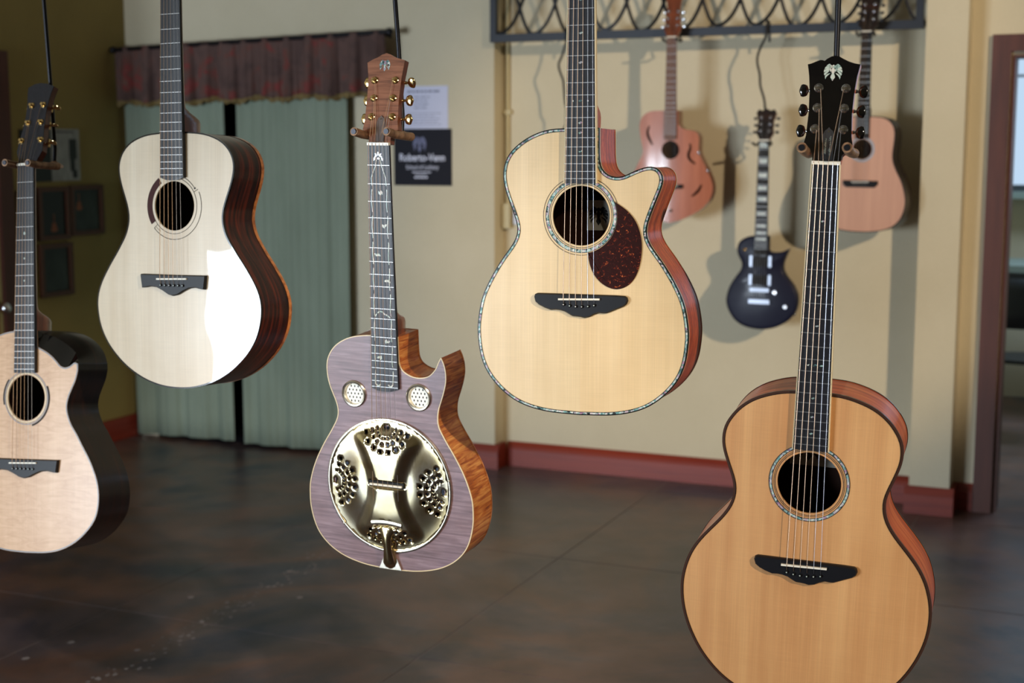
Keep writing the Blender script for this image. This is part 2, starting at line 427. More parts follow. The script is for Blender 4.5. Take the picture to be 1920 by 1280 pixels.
M['salmon'] = tex_mat('salmon_mahogany', [dict(scale=(28, 4, 2), detail=4, stops=[(0.3, srgb(164, 92, 64)), (0.7, srgb(190, 114, 84))])], 0.4, 0, 0.9, 0.12)
M['salmon_top'] = tex_mat('pinkish_cedar_top', [dict(scale=(40, 1, 2), detail=4, stops=[(0.3, srgb(200, 146, 118)), (0.7, srgb(214, 160, 130))])], 0.5)
M['brown_board'] = mat('brown_fretboard', srgb(104, 66, 48), 0.5)
M['table_top'] = mat('pale_green_laminate', srgb(150, 166, 160), 0.4)
M['grey_metal'] = mat('grey_metal', srgb(90, 96, 104), 0.4, 0.6)
M['chair_shell'] = mat('dark_chair_shell', srgb(30, 34, 40), 0.4)
def glass():
    m, nt, b = principled('window_glass')
    b.inputs['Base Color'].default_value = (0.95, 0.98, 1, 1); b.inputs['Roughness'].default_value = 0.0
    b.inputs['Transmission Weight'].default_value = 1.0; b.inputs['IOR'].default_value = 1.05
    return m
M['glass'] = glass()

# ------------------------------------------------------------------ text and emblem
def text_polys(body, size, space=1.0, shear=0.0, bold=0.0):
    cu = bpy.data.curves.new('text', 'FONT'); cu.body = body; cu.size = size; cu.align_x = 'CENTER'
    cu.space_character = space; cu.shear = shear; cu.offset = bold; cu.resolution_u = 3
    ob = bpy.data.objects.new('text', cu); COL.objects.link(ob)
    bpy.context.view_layer.update()
    me = bpy.data.meshes.new_from_object(ob.evaluated_get(bpy.context.evaluated_depsgraph_get()))
    vs = [(v.co.x, v.co.y) for v in me.vertices]; fs = [tuple(p.vertices) for p in me.polygons]
    bpy.data.objects.remove(ob); bpy.data.curves.remove(cu); bpy.data.meshes.remove(me)
    return vs, fs
def put_text(m, body, size, f, **k):
    vs, fs = text_polys(body, size, **k)
    m.add([f(x, y) for x, y in vs], fs)
def emblem_polys():
    """bird with raised wings filling a circle of radius 1: list of polygons"""
    P = []
    P.append([(0, -1.05), (-.26, -.62), (-.2, -.42), (-.1, -.18), (.1, -.18), (.2, -.42), (.26, -.62)])      # tail
    P.append([(-.14, -.2), (-.2, .15), (-.12, .42), (-.2, .62), (-.1, .74), (.06, .78), (.14, .66), (.1, .45), (.2, .15), (.14, -.2)])  # body and head
    for sg in (-1, 1):
        sh = [(.2, .2), (.25, -.05), (.36, .1), (.5, .72), (.36, .88), (.3, .5)]
        P.append([(sg * x, y) for x, y in sh])
        for a0, a1, r0 in ((62, 40, .45), (36, 17, .5), (12, -6, .55), (-12, -27, .6)):
            poly = []
            for i in range(5):
                a = radians(a0 + (a1 - a0) * i / 4); poly.append((sg * cos(a), sin(a)))
            a = radians((a0 + a1) / 2 + 22); poly.append((sg * r0 * cos(a) * .72, r0 * sin(a) * .9 + .02))
            a = radians(a0 + 24); poly.append((sg * r0 * cos(a) * .8, r0 * sin(a) + .12))
            P.append(poly)
        P.append([(sg * .24, -.14), (sg * .5, -.22), (sg * .74, -.36), (sg * .86, -.56), (sg * .78, -.86), (sg * .7, -.62), (sg * .52, -.4)])
    return P
EMBLEM = emblem_polys()

# ================================================================== THE ROOM
def rbox(m, s0, s1, d0, d1, z0, z1):
    vs = [W(s, d, z) for z in (z0, z1) for d in (d0, d1) for s in (s0, s1)]
    m.add(vs, [(0, 2, 3, 1), (4, 5, 7, 6), (0, 1, 5, 4), (2, 6, 7, 3), (0, 4, 6, 2), (1, 3, 7, 5)])
    return m
def rpart(name, mt, parent, *boxes):
    m = MB()
    for b in boxes: rbox(m, *b)
    return m.build(name, mt, parent)
def struct(name, mt, label, *boxes):
    o = rpart(name, mt, None, *boxes); tag(o, label, 'room', kind='structure'); return o

T = 0.2
W1D, PLD, DWD = 6.2205, 6.1627, 6.303
# floor: a bed with slabs laid on it, saw-cut joints between
fl = struct('floor', M['joint'], 'dark stained concrete floor with saw cut joints',
            (FAR_LEFT - T, RIGHT + T, FRONT - T, BACK + 0.9, -0.15, -0.0015), (-1.2, 3.2, BACK + 0.9, 9.6, -0.15, -0.0015))
s_lines = [LEFT] + [-4.29 + 1.17 * i for i in range(0, 10)] + [RIGHT]
d_lines = [3.74 + 1.17 * i for i in range(-3, 3)] + [BACK]
g = 0.003
for i in range(len(s_lines) - 1):
    for j in range(len(d_lines) - 1):
        rpart('slab', M['floor'], fl, (s_lines[i] + g, s_lines[i + 1] - g, d_lines[j] + g, d_lines[j + 1] - g, -0.0015, 0.0))
rpart('slab', M['floor'], fl, (LEFT, RIGHT, FRONT, 0.23 - g, -0.0015, 0.0))
rpart('slab', M['floor'], fl, (FAR_LEFT, LEFT - g, FRONT, JOG, -0.0015, 0.0))
rpart('slab', M['floor'], fl, (-1.2, 3.2, BACK, 9.55, -0.0015, 0.0))
rpart('slab', M['floor'], fl, (LEFT, -3.0, BACK, BACK + 0.8, -0.0015, 0.0))
# pale adhesive specks scraped along one joint
mk = MB()
for i in range(170):
    t = random.random(); t = t ** 0.8
    d = 3.15 + t * 1.75; s = -2.70 - 0.11 * t + random.gauss(0, 0.035)
    r = random.uniform(0.002, 0.009) * (1.3 - 0.5 * t)
    mk.add([W(s + r * cos(a) * random.uniform(.5, 1), d + r * 1.5 * sin(a) * random.uniform(.5, 1), 0.0006) for a in [k * pi / 3 for k in range(6)]], [(0, 1, 2, 3, 4, 5)])
for s, d in ((-2.95, 3.95), (-3.02, 3.42), (-2.8, 4.35), (-3.05, 3.25), (-2.6, 4.1)):
    mk.add([W(s + .012 * cos(a), d + .014 * sin(a), 0.0006) for a in [k * pi / 3 for k in range(6)]], [(0, 1, 2, 3, 4, 5)])
o = mk.build('glue_specks', M['joint']); tag(o, 'pale scraped glue specks on the dark floor', 'specks', kind='stuff')

struct('ceiling', M['ceiling'], 'plain painted ceiling above the shop', (FAR_LEFT - T, RIGHT + T, FRONT - T, BACK + 0.9, CEIL, CEIL + T))
struct('wall_left', M['wall_olive'], 'olive plaster side wall with framed pictures',
       (LEFT - T, LEFT, JOG + T, 4.30, 0, CEIL), (LEFT - T, LEFT, 5.24, BACK + 0.9, 0, CEIL), (LEFT - T, LEFT, 4.30, 5.24, 1.95, CEIL))
struct('wall_right', M['wall'], 'yellow plaster wall right of the camera', (RIGHT, RIGHT + T, FRONT, BACK, 0, CEIL))
struct('wall_front', M['wall'], 'shop front wall with two windows behind the camera',
       (FAR_LEFT, -6.34, FRONT - T, FRONT, 0, CEIL), (-5.16, -4.94, FRONT - T, FRONT, 0, CEIL), (-3.76, RIGHT, FRONT - T, FRONT, 0, CEIL),
       (-6.34, -5.16, FRONT - T, FRONT, 0, 0.10), (-4.94, -3.76, FRONT - T, FRONT, 0, 0.10),
       (-6.34, -5.16, FRONT - T, FRONT, 1.64, CEIL), (-4.94, -3.76, FRONT - T, FRONT, 1.64, CEIL))
struct('wall_far_left', M['wall'], 'unseen far side wall of the added shop widening', (FAR_LEFT - T, FAR_LEFT, FRONT, JOG + T, 0, CEIL))
struct('wall_jog', M['wall'], 'unseen wall closing the added widening beside the olive wall', (FAR_LEFT, LEFT, JOG, JOG + T, 0, CEIL))
# wall behind the curtains, standing proud of the guitar wall, with the curtained opening
struct('wall_curtain', M['wall'], 'pale yellow plaster wall with a curtained opening',
       (LEFT, -4.82, W1D, BACK + .1, 0, CEIL), (-3.68, -2.81, W1D, BACK + .1, 0, CEIL), (-4.82, -3.68, W1D, BACK + .1, 1.98, CEIL))
struct('wall_closet', M['dark'], 'closet behind the curtains, its shade painted as black', (LEFT, -3.0, BACK + .8, BACK + .9, 0, 2.3), (LEFT, -3.0, BACK + .1, BACK + .9, 2.2, 2.3), (-3.05, -3.0, BACK + .1, BACK + .8, 0, 2.2))
struct('wall_back', M['wall'], 'yellow plaster wall with hanging guitars', (-2.81, -0.75, BACK, BACK + T, 0, CEIL))
struct('wall_doorway', M['wall'], 'yellow plaster wall around the doorway',
       (-0.75, -0.50, DWD, DWD + 0.14, 0, CEIL), (-0.50, 0.42, DWD, DWD + 0.14, 1.935, CEIL), (0.42, RIGHT, DWD, DWD + 0.14, 0, CEIL))
struct('wall_pilaster', M['wall'], 'square yellow plaster pilaster beside the doorway', (-0.83, -0.663, PLD, BACK + .05, 0, CEIL))
# baseboards with a paler top edge
BH = 0.119
def base(name, label, s0, s1, d0, d1):
    if s1 - s0 > d1 - d0 and d1 - d0 < 0.03:       # long boards have a sloping top edge
        m = MB(); prof = [(d1, 0), (d0, 0), (d0, BH - .036), (d0 + .006, BH - .022), (d1 - .004, BH), (d1, BH)]
        m.rings([[W(s, d, z) for d, z in prof] for s in (s0, s1)])
        return tag(m.build(name, M['redwood'], None), label, 'room', kind='structure')
    return struct(name, M['redwood'], label, (s0, s1, d0, d1, 0, BH))
base('baseboard_back', 'red stained baseboard below the hanging guitars', -2.785, -0.848, BACK - 0.028, BACK)
base('baseboard_curtain', 'red stained baseboard beside the curtains', -3.66, -2.785, W1D - 0.022, W1D)
base('baseboard_return', 'short red baseboard on the wall return', -2.81, -2.788, W1D, BACK - 0.028)
base('baseboard_left', 'red stained baseboard on the olive side wall', LEFT, LEFT + 0.022, 5.335, W1D)
base('baseboard_pilaster', 'red stained plinth around the pilaster', -0.848, -0.643, PLD - 0.02, PLD)
base('baseboard_pilaster_side', 'red plinth on the pilaster side', -0.663, -0.643, PLD, DWD)
base('baseboard_doorway', 'red stained baseboard between pilaster and doorway', -0.643, -0.58, DWD - 0.022, DWD)
# doorway casing on the right
t = struct('trim_1', M['doorwood'], 'dark red brown casing around the right doorway',
           (-0.578, -0.502, DWD - 0.025, DWD + 0.01, 0, 2.018), (0.42, 0.5, DWD - 0.025, DWD + 0.01, 0, 2.018), (-0.502, 0.42, DWD - 0.025, DWD + 0.01, 1.948, 2.018))
rpart('jamb', M['doorwood'], t, (-0.502, -0.485, DWD, DWD + 0.15, 0, 1.94))
rpart('jamb', M['doorwood'], t, (0.403, 0.42, DWD, DWD + 0.15, 0, 1.94))
rpart('jamb', M['doorwood'], t, (-0.485, 0.403, DWD, DWD + 0.15, 1.925, 1.945))
# door on the left wall
t = struct('trim_2', M['doorwood'], 'red brown casing of the left door',
           (LEFT - 0.01, LEFT + 0.02, 5.24, 5.33, 0, 1.93), (LEFT - 0.01, LEFT + 0.02, 4.21, 4.30, 0, 1.93), (LEFT - 0.01, LEFT + 0.02, 4.21, 5.33, 1.93, 2.01))
t = struct('door_1', M['orangewood'], 'orange brown wooden door at the left edge', (LEFT - 0.07, LEFT - 0.02, 4.30, 5.24, 0.01, 1.94))
m = MB(); p = W(LEFT - 0.02, 5.205, 0.80); q = W(LEFT + 0.035, 5.205, 0.80)
m.tube([p, p.lerp(q, .3), p.lerp(q, .32), q], [0.026, 0.026, 0.011, 0.011], 14)
m.ball(W(LEFT + 0.05, 5.205, 0.80), 0.028); m.build('knob', M['chrome'], t, True)
# shop windows
for i, (a, b) in enumerate(((-6.34, -5.16), (-4.94, -3.76))):
    w = struct('window_%d' % (i + 1), M['doorwood'], ('shop window nearer the left corner' if i == 0 else 'shop window behind the camera'),
               (a, a + .03, FRONT - .06, FRONT, .10, 1.64), (b - .03, b, FRONT - .06, FRONT, .10, 1.64), (a, b, FRONT - .06, FRONT, .10, .13), (a, b, FRONT - .06, FRONT, 1.61, 1.64))
# side room seen through the doorway
struct('wall_side_room', M['wall'], 'far wall of the side room with a window',
       (-1.2, -0.95, 9.4, 9.55, 0, 3), (2.2, 3.2, 9.4, 9.55, 0, 3), (-0.95, 2.2, 9.4, 9.55, 0, 1.29), (-0.95, 2.2, 9.4, 9.55, 2.5, 3),
       (-1.25, -1.2, DWD + .14, 9.55, 0, 3), (3.2, 3.25, DWD + .14, 9.55, 0, 3), (-1.2, 3.2, DWD + .14, 9.55, 3, 3.1))
w = struct('window_3', M['grey_metal'], 'wide window of the side room',
           (-0.95, 2.2, 9.4, 9.44, 1.29, 1.33), (-0.95, 2.2, 9.4, 9.44, 2.46, 2.5), (-0.95, -0.91, 9.4, 9.44, 1.33, 2.46), (2.16, 2.2, 9.4, 9.44, 1.33, 2.46), (-0.95, 2.2, 9.41, 9.43, 1.99, 2.005), (0.6, 0.63, 9.41, 9.43, 1.33, 2.46))
rpart('window_pane', M['glass'], w, (-0.93, 2.18, 9.45, 9.456, 1.31, 2.48))
rpart('window_sill', M['table_top'], w, (-0.98, 2.23, 9.22, 9.4, 1.25, 1.29))
# work table and chair in the side room
t = empty('work_table', W(-0.1, 8.75, 0)); tag(t, 'pale topped work table under the side room window', 'table')
def lpart(parent, name, mt, *boxes):
    m = MB(); inv = Vector(parent.location)
    for b in boxes: rbox(m, *b)
    return m.build(name, mt, parent, shift=(-inv.x, -inv.y, -inv.z))
lpart(t, 'tabletop', M['table_top'], (-0.9, 0.7, 8.45, 9.05, 0.86, 0.90))
lpart(t, 'apron', M['grey_metal'], (-0.86, 0.66, 8.5, 9.0, 0.80, 0.86))
for s, d in ((-0.86, 8.48), (0.62, 8.48), (-0.86, 8.98), (0.62, 8.98)): lpart(t, 'leg', M['grey_metal'], (s, s + .04, d, d + .04, 0, 0.80))
t = empty('classroom_chair', W(-0.50, 8.0, 0)); tag(t, 'dark shell chair with metal legs in the side room', 'chair')
def wtube(parent, name, mt, pts, r, n=8):
    m = MB(); m.tube(pts, r, n); L0 = Vector(parent.location)
    return m.build(name, mt, parent, True, shift=(-L0.x, -L0.y, -L0.z))
m = MB(); L0 = Vector(t.location)
m.rings([[W(-0.50 + .19 * cos(a) * (1 if i else .97), 8.0 + .19 * sin(a), 0.43 + .02 * i) for a in [2 * pi * k / 16 for k in range(16)]] for i in range(2)])
m.build('seat', M['chair_shell'], t, shift=(-L0.x, -L0.y, -L0.z))
m = MB(); cols = []
for k in range(9):
    a = -0.9 + 1.8 * k / 8
    cols.append([W(-0.50 + .2 * sin(a), 7.78 + .06 * (1 - cos(a)) * 2, z) for z in (0.62, 0.70, 0.82, 0.88)])
m.rings(cols, False, False, closed=False); ob = m.build('backrest', M['chair_shell'], t, True, shift=(-L0.x, -L0.y, -L0.z))
sm = ob.modifiers.new('thickness', 'SOLIDIFY'); sm.thickness = 0.012
for sg in (-1, 1):
    wtube(t, 'leg', M['grey_metal'], [W(-0.50 + sg * .15, 8.13, 0.43), W(-0.50 + sg * .19, 8.2, 0.0)], 0.011)
    wtube(t, 'leg', M['grey_metal'], [W(-0.50 + sg * .16, 7.80, 0.86), W(-0.50 + sg * .16, 7.82, 0.45), W(-0.50 + sg * .19, 7.75, 0.0)], 0.011)

# ------------------------------------------------------------------ curtains and valance
def cloth(name, mt, s0, s1, z0f, z1f, d, amp, waves, label, cat, group=None, parent=None, seed=0, nx=120, nz=14, pinch=0.0, tilt=0.0):
    rnd = random.Random(seed); ph = [rnd.uniform(0, 6.28) for _ in range(4)]
    m = MB(); cols = []
    for i in range(nx + 1):
        t = i / nx; col = []
        for j in range(nz + 1):
            h = j / nz
            x = t * waves * 2 * pi + ph[0] + 0.25 * sin(3.1 * t * waves + ph[1])
            off = amp * (0.55 + 0.45 * h if not pinch else (1 - pinch * (1 - h))) * (sin(x) + 0.35 * sin(1.9 * x + ph[2] + 0.5 * h) + 0.15 * sin(4.3 * x + ph[3]))
            s = s0 + (s1 - s0) * t
            z = z1f(t) + (z0f(t) - z1f(t)) * h
            col.append(W(s + tilt * h, d - off, z))
        cols.append(col)
    m.rings(cols, False, False, closed=False)
    o = m.build(name, mt, parent, True)
    for p in o.data.polygons: p.use_smooth = True
    md = o.modifiers.new('thickness', 'SOLIDIFY'); md.thickness = 0.003
    if label: tag(o, label, cat, group)
    return o
cloth('curtain', M['curtain'], -4.925, -4.305, lambda t: 0.018 + .01 * t, lambda t: 1.97, W1D - 0.055, 0.015, 3.2, 'narrow sage green curtain panel next to the olive wall', 'curtain', 'sage green curtain panels', seed=3, tilt=0.02)
cloth('curtain', M['curtain'], -4.225, -3.575, lambda t: 0.018 + .006 * t, lambda t: 1.97, W1D - 0.055, 0.014, 3.6, 'wide sage green curtain panel beside the bare wall', 'curtain', 'sage green curtain panels', seed=9)
va = empty('valance', W(-4.1, W1D - 0.12, 1.80)); tag(va, 'gathered brown floral valance with gold fringe above the curtains', 'valance')
L0 = Vector(va.location)
def cl2(name, mt, z0f, z1f, amp, seed, pinch):
    o = cloth(name, mt, -4.93, -3.33, z0f, z1f, W1D - 0.125, amp, 13, None, None, parent=va, seed=seed, nx=300, nz=10, pinch=pinch)
    for v in o.data.vertices: v.co -= L0
    return o
zt = lambda t: 2.075 + 0.040 * t
zb = lambda t: 1.79 + 0.025 * t + 0.008 * sin(37 * t)
cl2('gathered_cloth', M['valance'], zb, zt, 0.023, 5, 0.65)
fr = cl2('fringe', M['fringe'], lambda t: zb(t) - 0.018 - 0.006 * sin(190 * t), lambda t: zb(t) + 0.008, 0.0235, 5, 0.0)
rd = empty('curtain_rod', W(-4.12, W1D - 0.125, 2.08)); tag(rd, 'dark iron curtain rod carrying the valance', 'rod')
wtube(rd, 'rod', M['darkmetal'], [W(-4.945, W1D - .125, 2.062), W(-3.305, W1D - .125, 2.103)], 0.011, 10)
for s, z in ((-4.935, 2.062), (-3.30, 2.103)):
    m = MB(); c = W(s, W1D - .125, z); m.ball(c, .02); L1 = Vector(rd.location)
    m.build('finial', M['darkmetal'], rd, True, shift=(-L1.x, -L1.y, -L1.z))
for s, z in ((-4.85, 2.064), (-3.36, 2.101)):
    wtube(rd, 'bracket', M['darkmetal'], [W(s, W1D - .125, z), W(s, W1D, z - .01)], 0.007, 8)

# ------------------------------------------------------------------ notices on the wall
def onw(d):
    return lambda s, z, lift=0.0: W(s, d - lift, z)
fw = onw(W1D)
ntc = empty('paper_notice', W(-3.19, W1D, 1.648)); tag(ntc, 'white printed paper notice above the navy banner', 'notice')
L1 = Vector(ntc.location); sh = (-L1.x, -L1.y, -L1.z)
m = MB(); rbox(m, -3.326, -3.052, W1D - .003, W1D, 1.645, 1.852); m.build('sheet', M['paper'], ntc, shift=sh)
m = MB()
def bars(m, s0, s1, z, h, d, rnd, wmin=.012, wmax=.035, gap=.006):
    s = s0
    while s < s1 - wmin:
        w = min(rnd.uniform(wmin, wmax), s1 - s); rbox(m, s, s + w, d - .0006, d, z, z + h); s += w + gap
rnd = random.Random(4)
bars(m, -3.27, -3.08, 1.822, .008, W1D - .003, rnd)
for k in range(4): bars(m, -3.235, -3.15, 1.797 - k * .017, .004, W1D - .003, rnd)
for k in range(5): bars(m, -3.27, -3.09 - .02 * (k % 2), 1.72 - k * .013, .0022, W1D - .003, rnd)
tag(m.build('print', mat('grey_ink', srgb(110, 114, 140), .8), ntc, shift=sh), kind='stuff')
bn = empty('navy_banner', W(-3.19, W1D, 1.375)); tag(bn, 'navy banner with white school name and bird emblem', 'banner')
L1 = Vector(bn.location); sh = (-L1.x, -L1.y, -L1.z)
m = MB(); rbox(m, -3.346, -3.034, W1D - .006, W1D, 1.374, 1.647); m.build('cloth', M['navy'], bn, shift=sh)
m = MB()
pt = lambda x, y, cz, cs=-3.192: W(cs + x, W1D - .0066, cz + y)
put_text(m, 'Roberto-Venn', 0.050, lambda x, y: pt(x * .86, y, 1.493), bold=.0009)
put_text(m, 'School of Luthiery', 0.030, lambda x, y: pt(x * .80, y, 1.453), shear=.1)
rnd = random.Random(11)
bars(m, -3.245, -3.14, 1.436, .005, W1D - .006, rnd, .01, .03, .004)
bars(m, -3.23, -3.155, 1.424, .004, W1D - .006, rnd, .01, .03, .004)
bars(m, -3.235, -3.150, 1.409, .008, W1D - .006, rnd, .01, .02, .004)
tag(m.build('lettering', M['white_print'], bn, shift=sh), kind='stuff')
m = MB()
for p in EMBLEM:
    m.add([pt(x * .036, y * .04, 1.575, -3.205) for x, y in p], [tuple(range(len(p)))])
m.build('emblem', mat('pale_print', srgb(120, 124, 156), .8), bn, shift=sh)

# ------------------------------------------------------------------ pictures on the olive wall
def on_left(m, d0, d1, z0, z1, t0, t1):
    rbox(m, LEFT + t0, LEFT + t1, d0, d1, z0, z1)
def picture(name, d0, d1, z0, z1, pm, label, blob=None, frame=True):
    e = empty(name, W(LEFT, (d0 + d1) / 2, z0)); L2 = Vector(e.location); s2 = (-L2.x, -L2.y, -L2.z)
    b = 0.024 if frame else 0.006
    if frame:
        m = MB()
        for a in ((d0, d1, z0, z0 + b), (d0, d1, z1 - b, z1), (d0, d0 + b, z0 + b, z1 - b), (d1 - b, d1, z0 + b, z1 - b)):
            on_left(m, a[0], a[1], a[2], a[3], 0, .02)
        m.build('frame', M['frame_wood'], e, shift=s2)
        m = MB(); on_left(m, d0 + b, d1 - b, z0 + b, z1 - b, 0, .008); p = m.build('photo', pm, e, shift=s2)
    else:
        m = MB(); on_left(m, d0, d1, z0, z1, 0, .006); p = m.build('photo', pm, e, shift=s2)
    if blob:
        kind, cd, cz, r = blob; m = MB()
        if kind == 'guitar':
            prof = [(0, -1), (.6, -.9), (.72, -.5), (.42, -.1), (.5, .25), (.2, .45), (.1, .5), (.1, 1.9), (0, 1.9)]
            pl = prof + [(-x, y) for x, y in prof[::-1][1:-1]]
            m.add([W(LEFT + (.0086 if frame else .0066), cd + x * r, cz + y * r) for x, y in pl], [tuple(range(len(pl)))])
            m.build('pictured_guitar', M['amber_print'], p, shift=s2)
        else:
            for a, bb, c, dd in cd:
                m = MB(); on_left(m, a, bb, c, dd, .006, .0066); m.build('print', M['dark_print'], p, shift=s2)
    tag(e, label, 'picture', 'pictures on the olive wall')
    return e
picture('framed_picture', 5.497, 5.722, 1.100, 1.365, M['dark_print'], 'brown framed dark photo of a guitar, left of its framed neighbour', ('guitar', 5.61, 1.17, .032))
picture('framed_picture', 5.730, 5.980, 1.112, 1.368, M['teal_print'], 'brown framed dark photo nearest the curtain', ('guitar', 5.80, 1.27, .03))
picture('framed_picture', 5.494, 5.730, 0.818, 1.083, M['teal_print'], 'brown framed dark teal photo, lowest on the olive wall')
picture('framed_picture', 5.36, 5.47, 1.095, 1.350, M['dark_print'], 'narrow dark framed picture behind the leftmost guitar neck')
picture('newspaper_print', 5.615, 5.822, 1.392, 1.650, M['bw_print'], 'grey newspaper page with a black figure pinned on the olive wall',
        ('bars', [(5.745, 5.80, 1.50, 1.60), (5.75, 5.785, 1.44, 1.50), (5.765, 5.80, 1.405, 1.445), (5.64, 5.78, 1.632, 1.638)], 0, 0), frame=False)
picture('dark_poster', 5.40, 5.61, 1.390, 1.645, M['dark_print'], 'small black poster beside the grey newspaper page', frame=False)

# ------------------------------------------------------------------ conduit and outlet
cd = empty('wall_conduit', W(-2.775, BACK, 1.18)); tag(cd, 'beige electrical conduit with switch box in the wall corner', 'conduit')
wtube(cd, 'pipe', M['beige_box'], [W(-2.785, BACK - .012, 2.9), W(-2.785, BACK - .012, 1.29)], 0.009, 10)
L1 = Vector(cd.location); sh = (-L1.x, -L1.y, -L1.z)
m = MB(); rbox(m, -2.805, -2.765, BACK - .04, BACK, 1.17, 1.29); m.build('switch_box', M['beige_box'], cd, shift=sh)
m = MB(); rbox(m, -2.805, -2.765, BACK - .024, BACK, 1.715, 1.735); m.build('clamp', M['beige_box'], cd, shift=sh)
o = rpart('wall_outlet', M['white_plastic'], None, (-2.755, -2.695, BACK - .012, BACK, 1.19, 1.29), (-2.738, -2.712, BACK - .015, BACK - .012, 1.245, 1.275), (-2.738, -2.712, BACK - .015, BACK - .012, 1.205, 1.235))
tag(o, 'white plastic wall outlet beside the beige conduit box', 'outlet')

# ------------------------------------------------------------------ wrought iron grille with hooks
GD = BACK - 0.17
gr = empty('iron_grille', W(-1.82, GD, 2.04)); tag(gr, 'black wrought iron grille with wavy bars above the wall guitars', 'grille')
L1 = Vector(gr.location); sh = (-L1.x, -L1.y, -L1.z)
m = MB(); rbox(m, -2.80, -0.84, GD - .016, GD + .016, 2.042, 2.078); m.build('bottom_bar', M['iron'], gr, shift=sh)
m = MB(); rbox(m, -2.80, -0.84, GD - .016, GD + .016, 2.62, 2.656); m.build('top_bar', M['iron'], gr, shift=sh)
for s in (-2.80, -0.872):
    m = MB(); rbox(m, s, s + .03, GD - .015, GD + .015, 2.078, 2.62); m.build('post', M['iron'], gr, shift=sh)
for row in range(2):
    for k in range(2):
        pts = []
        for i in range(121):
            s = -2.765 + 1.89 * i / 120
            x = (s + 2.565) / 0.346 * 2 * pi + k * pi
            # flattened wave: bars bent by hand
            h = -math.tanh(1.0 * cos(x)) / 0.762 + 0.10 * sin(2 * x + row) + 0.08 * sin(.37 * x + 1.3 * k)
            pts.append(W(s, GD + (0.006 if k else -0.006), 2.197 + row * .25 + 0.118 * h))
        m = MB(); m.tube(pts, 0.008, 6); m.build('wavy_bar', M['iron'], gr, True, shift=sh)
for s in (-2.79, -0.85):
    m = MB(); rbox(m, s, s + .012, GD, BACK, 2.06, 2.072); m.build('bracket', M['iron'], gr, shift=sh)
def wire_hook(pts, d, label, r=0.0055):
    e = empty('wire_hook', W(pts[-1][0], d, pts[-1][1])); tag(e, label, 'hook', 'wavy wire hooks on the iron grille')
    P = [(p.x, p.y) for p in cr(pts, 40)]
    P3 = [W(a, d, b) for a, b in P]
    # loop over the bar
    x0, z0 = P[0]
    top = [W(x0, d + .062, z0 - .02), W(x0, d + .064, z0 + .04), W(x0, d + .052, z0 + .062), W(x0, d + .02, z0 + .066), W(x0, d + .002, z0 + .05), W(x0, d, z0 + .02)]
    e2 = wtube(e, 'wire', M['iron'], top + P3, r, 8)
    q = P[-1]
    wtube(e, 'fork', M['iron'], [W(q[0] - .032, d - .075, q[1] - .155), W(q[0] - .032, d - .02, q[1] - .165), W(q[0] - .03, d + .012, q[1] - .16), W(q[0], d + .018, q[1] - .10), W(q[0] + .03, d + .012, q[1] - .16), W(q[0] + .032, d - .02, q[1] - .165), W(q[0] + .032, d - .075, q[1] - .155)], r, 8)
    wtube(e, 'stem', M['iron'], [W(q[0], d, q[1]), W(q[0], d + .018, q[1] - .03), W(q[0], d + .018, q[1] - .10)], r, 8)
    return e
wire_hook([(-1.490, 2.029), (-1.519, 1.969), (-1.527, 1.924), (-1.514, 1.868), (-1.511, 1.822), (-1.493, 1.765), (-1.488, 1.731)], BACK - .205, 'wavy wire hook holding the midnight blue electric guitar')
wire_hook([(-2.411, 2.029), (-2.430, 1.97), (-2.447, 1.93), (-2.432, 1.88), (-2.423, 1.857), (-2.415, 1.766)], BACK - .205, 'empty wavy wire hook nearest the corner conduit')
wire_hook([(-1.90, 2.61), (-1.915, 2.52), (-1.88, 2.42), (-1.905, 2.33), (-1.893, 2.18)], BACK - .225, 'wavy wire hook holding the salmon cutaway guitar')
wire_hook([(-1.06, 2.61), (-1.075, 2.52), (-1.04, 2.42), (-1.075, 2.33), (-1.060, 2.18)], BACK - .225, 'wavy wire hook holding the pinkish dreadnought guitar')

# ================================================================== GUITARS
def lerp(a, b, t): return a + (b - a) * t
class Guitar:
    def __init__(s, name, P0, ang, vmin, label, group):
        yaw, lean, roll = (radians(a) for a in ang)
        s.rot = Euler((lean, roll, yaw), 'YXZ').to_matrix()
        s.vmin = vmin; s.P0 = Vector(P0)
        s.root = empty(name, s.P0 + s.rot @ Vector((0, 0, vmin)))
        s.root.rotation_mode = 'YXZ'; s.root.rotation_euler = (lean, roll, yaw)
        tag(s.root, label, 'guitar', group)
    def part(s, m, name, mt, parent=None, smooth=False, label=None):
        o = m.build(name, mt, parent or s.root, smooth, shift=(0, 0, -s.vmin))
        if label: o['label'] = label
        return o
    def world(s, u, y, v): return s.P0 + s.rot @ Vector((u, y, v))

def dome_fn(ru, rv, vc=-0.03, k=0.3):
    def f(u, v):
        dv = v - vc
        return u * u / (2 * ru) + dv * dv / (2 * rv) * (1 if dv < 0 else k)
    return f
def chamfer_block(poly, y0, y1, y2, inset):
    m = MB()
    a = [(x, y0, z) for x, z in poly]; b = [(x, y1, z) for x, z in poly]; c = [(x, y2, z) for x, z in offset_loop(poly, inset)]
    m.rings([a, b, c]); return m

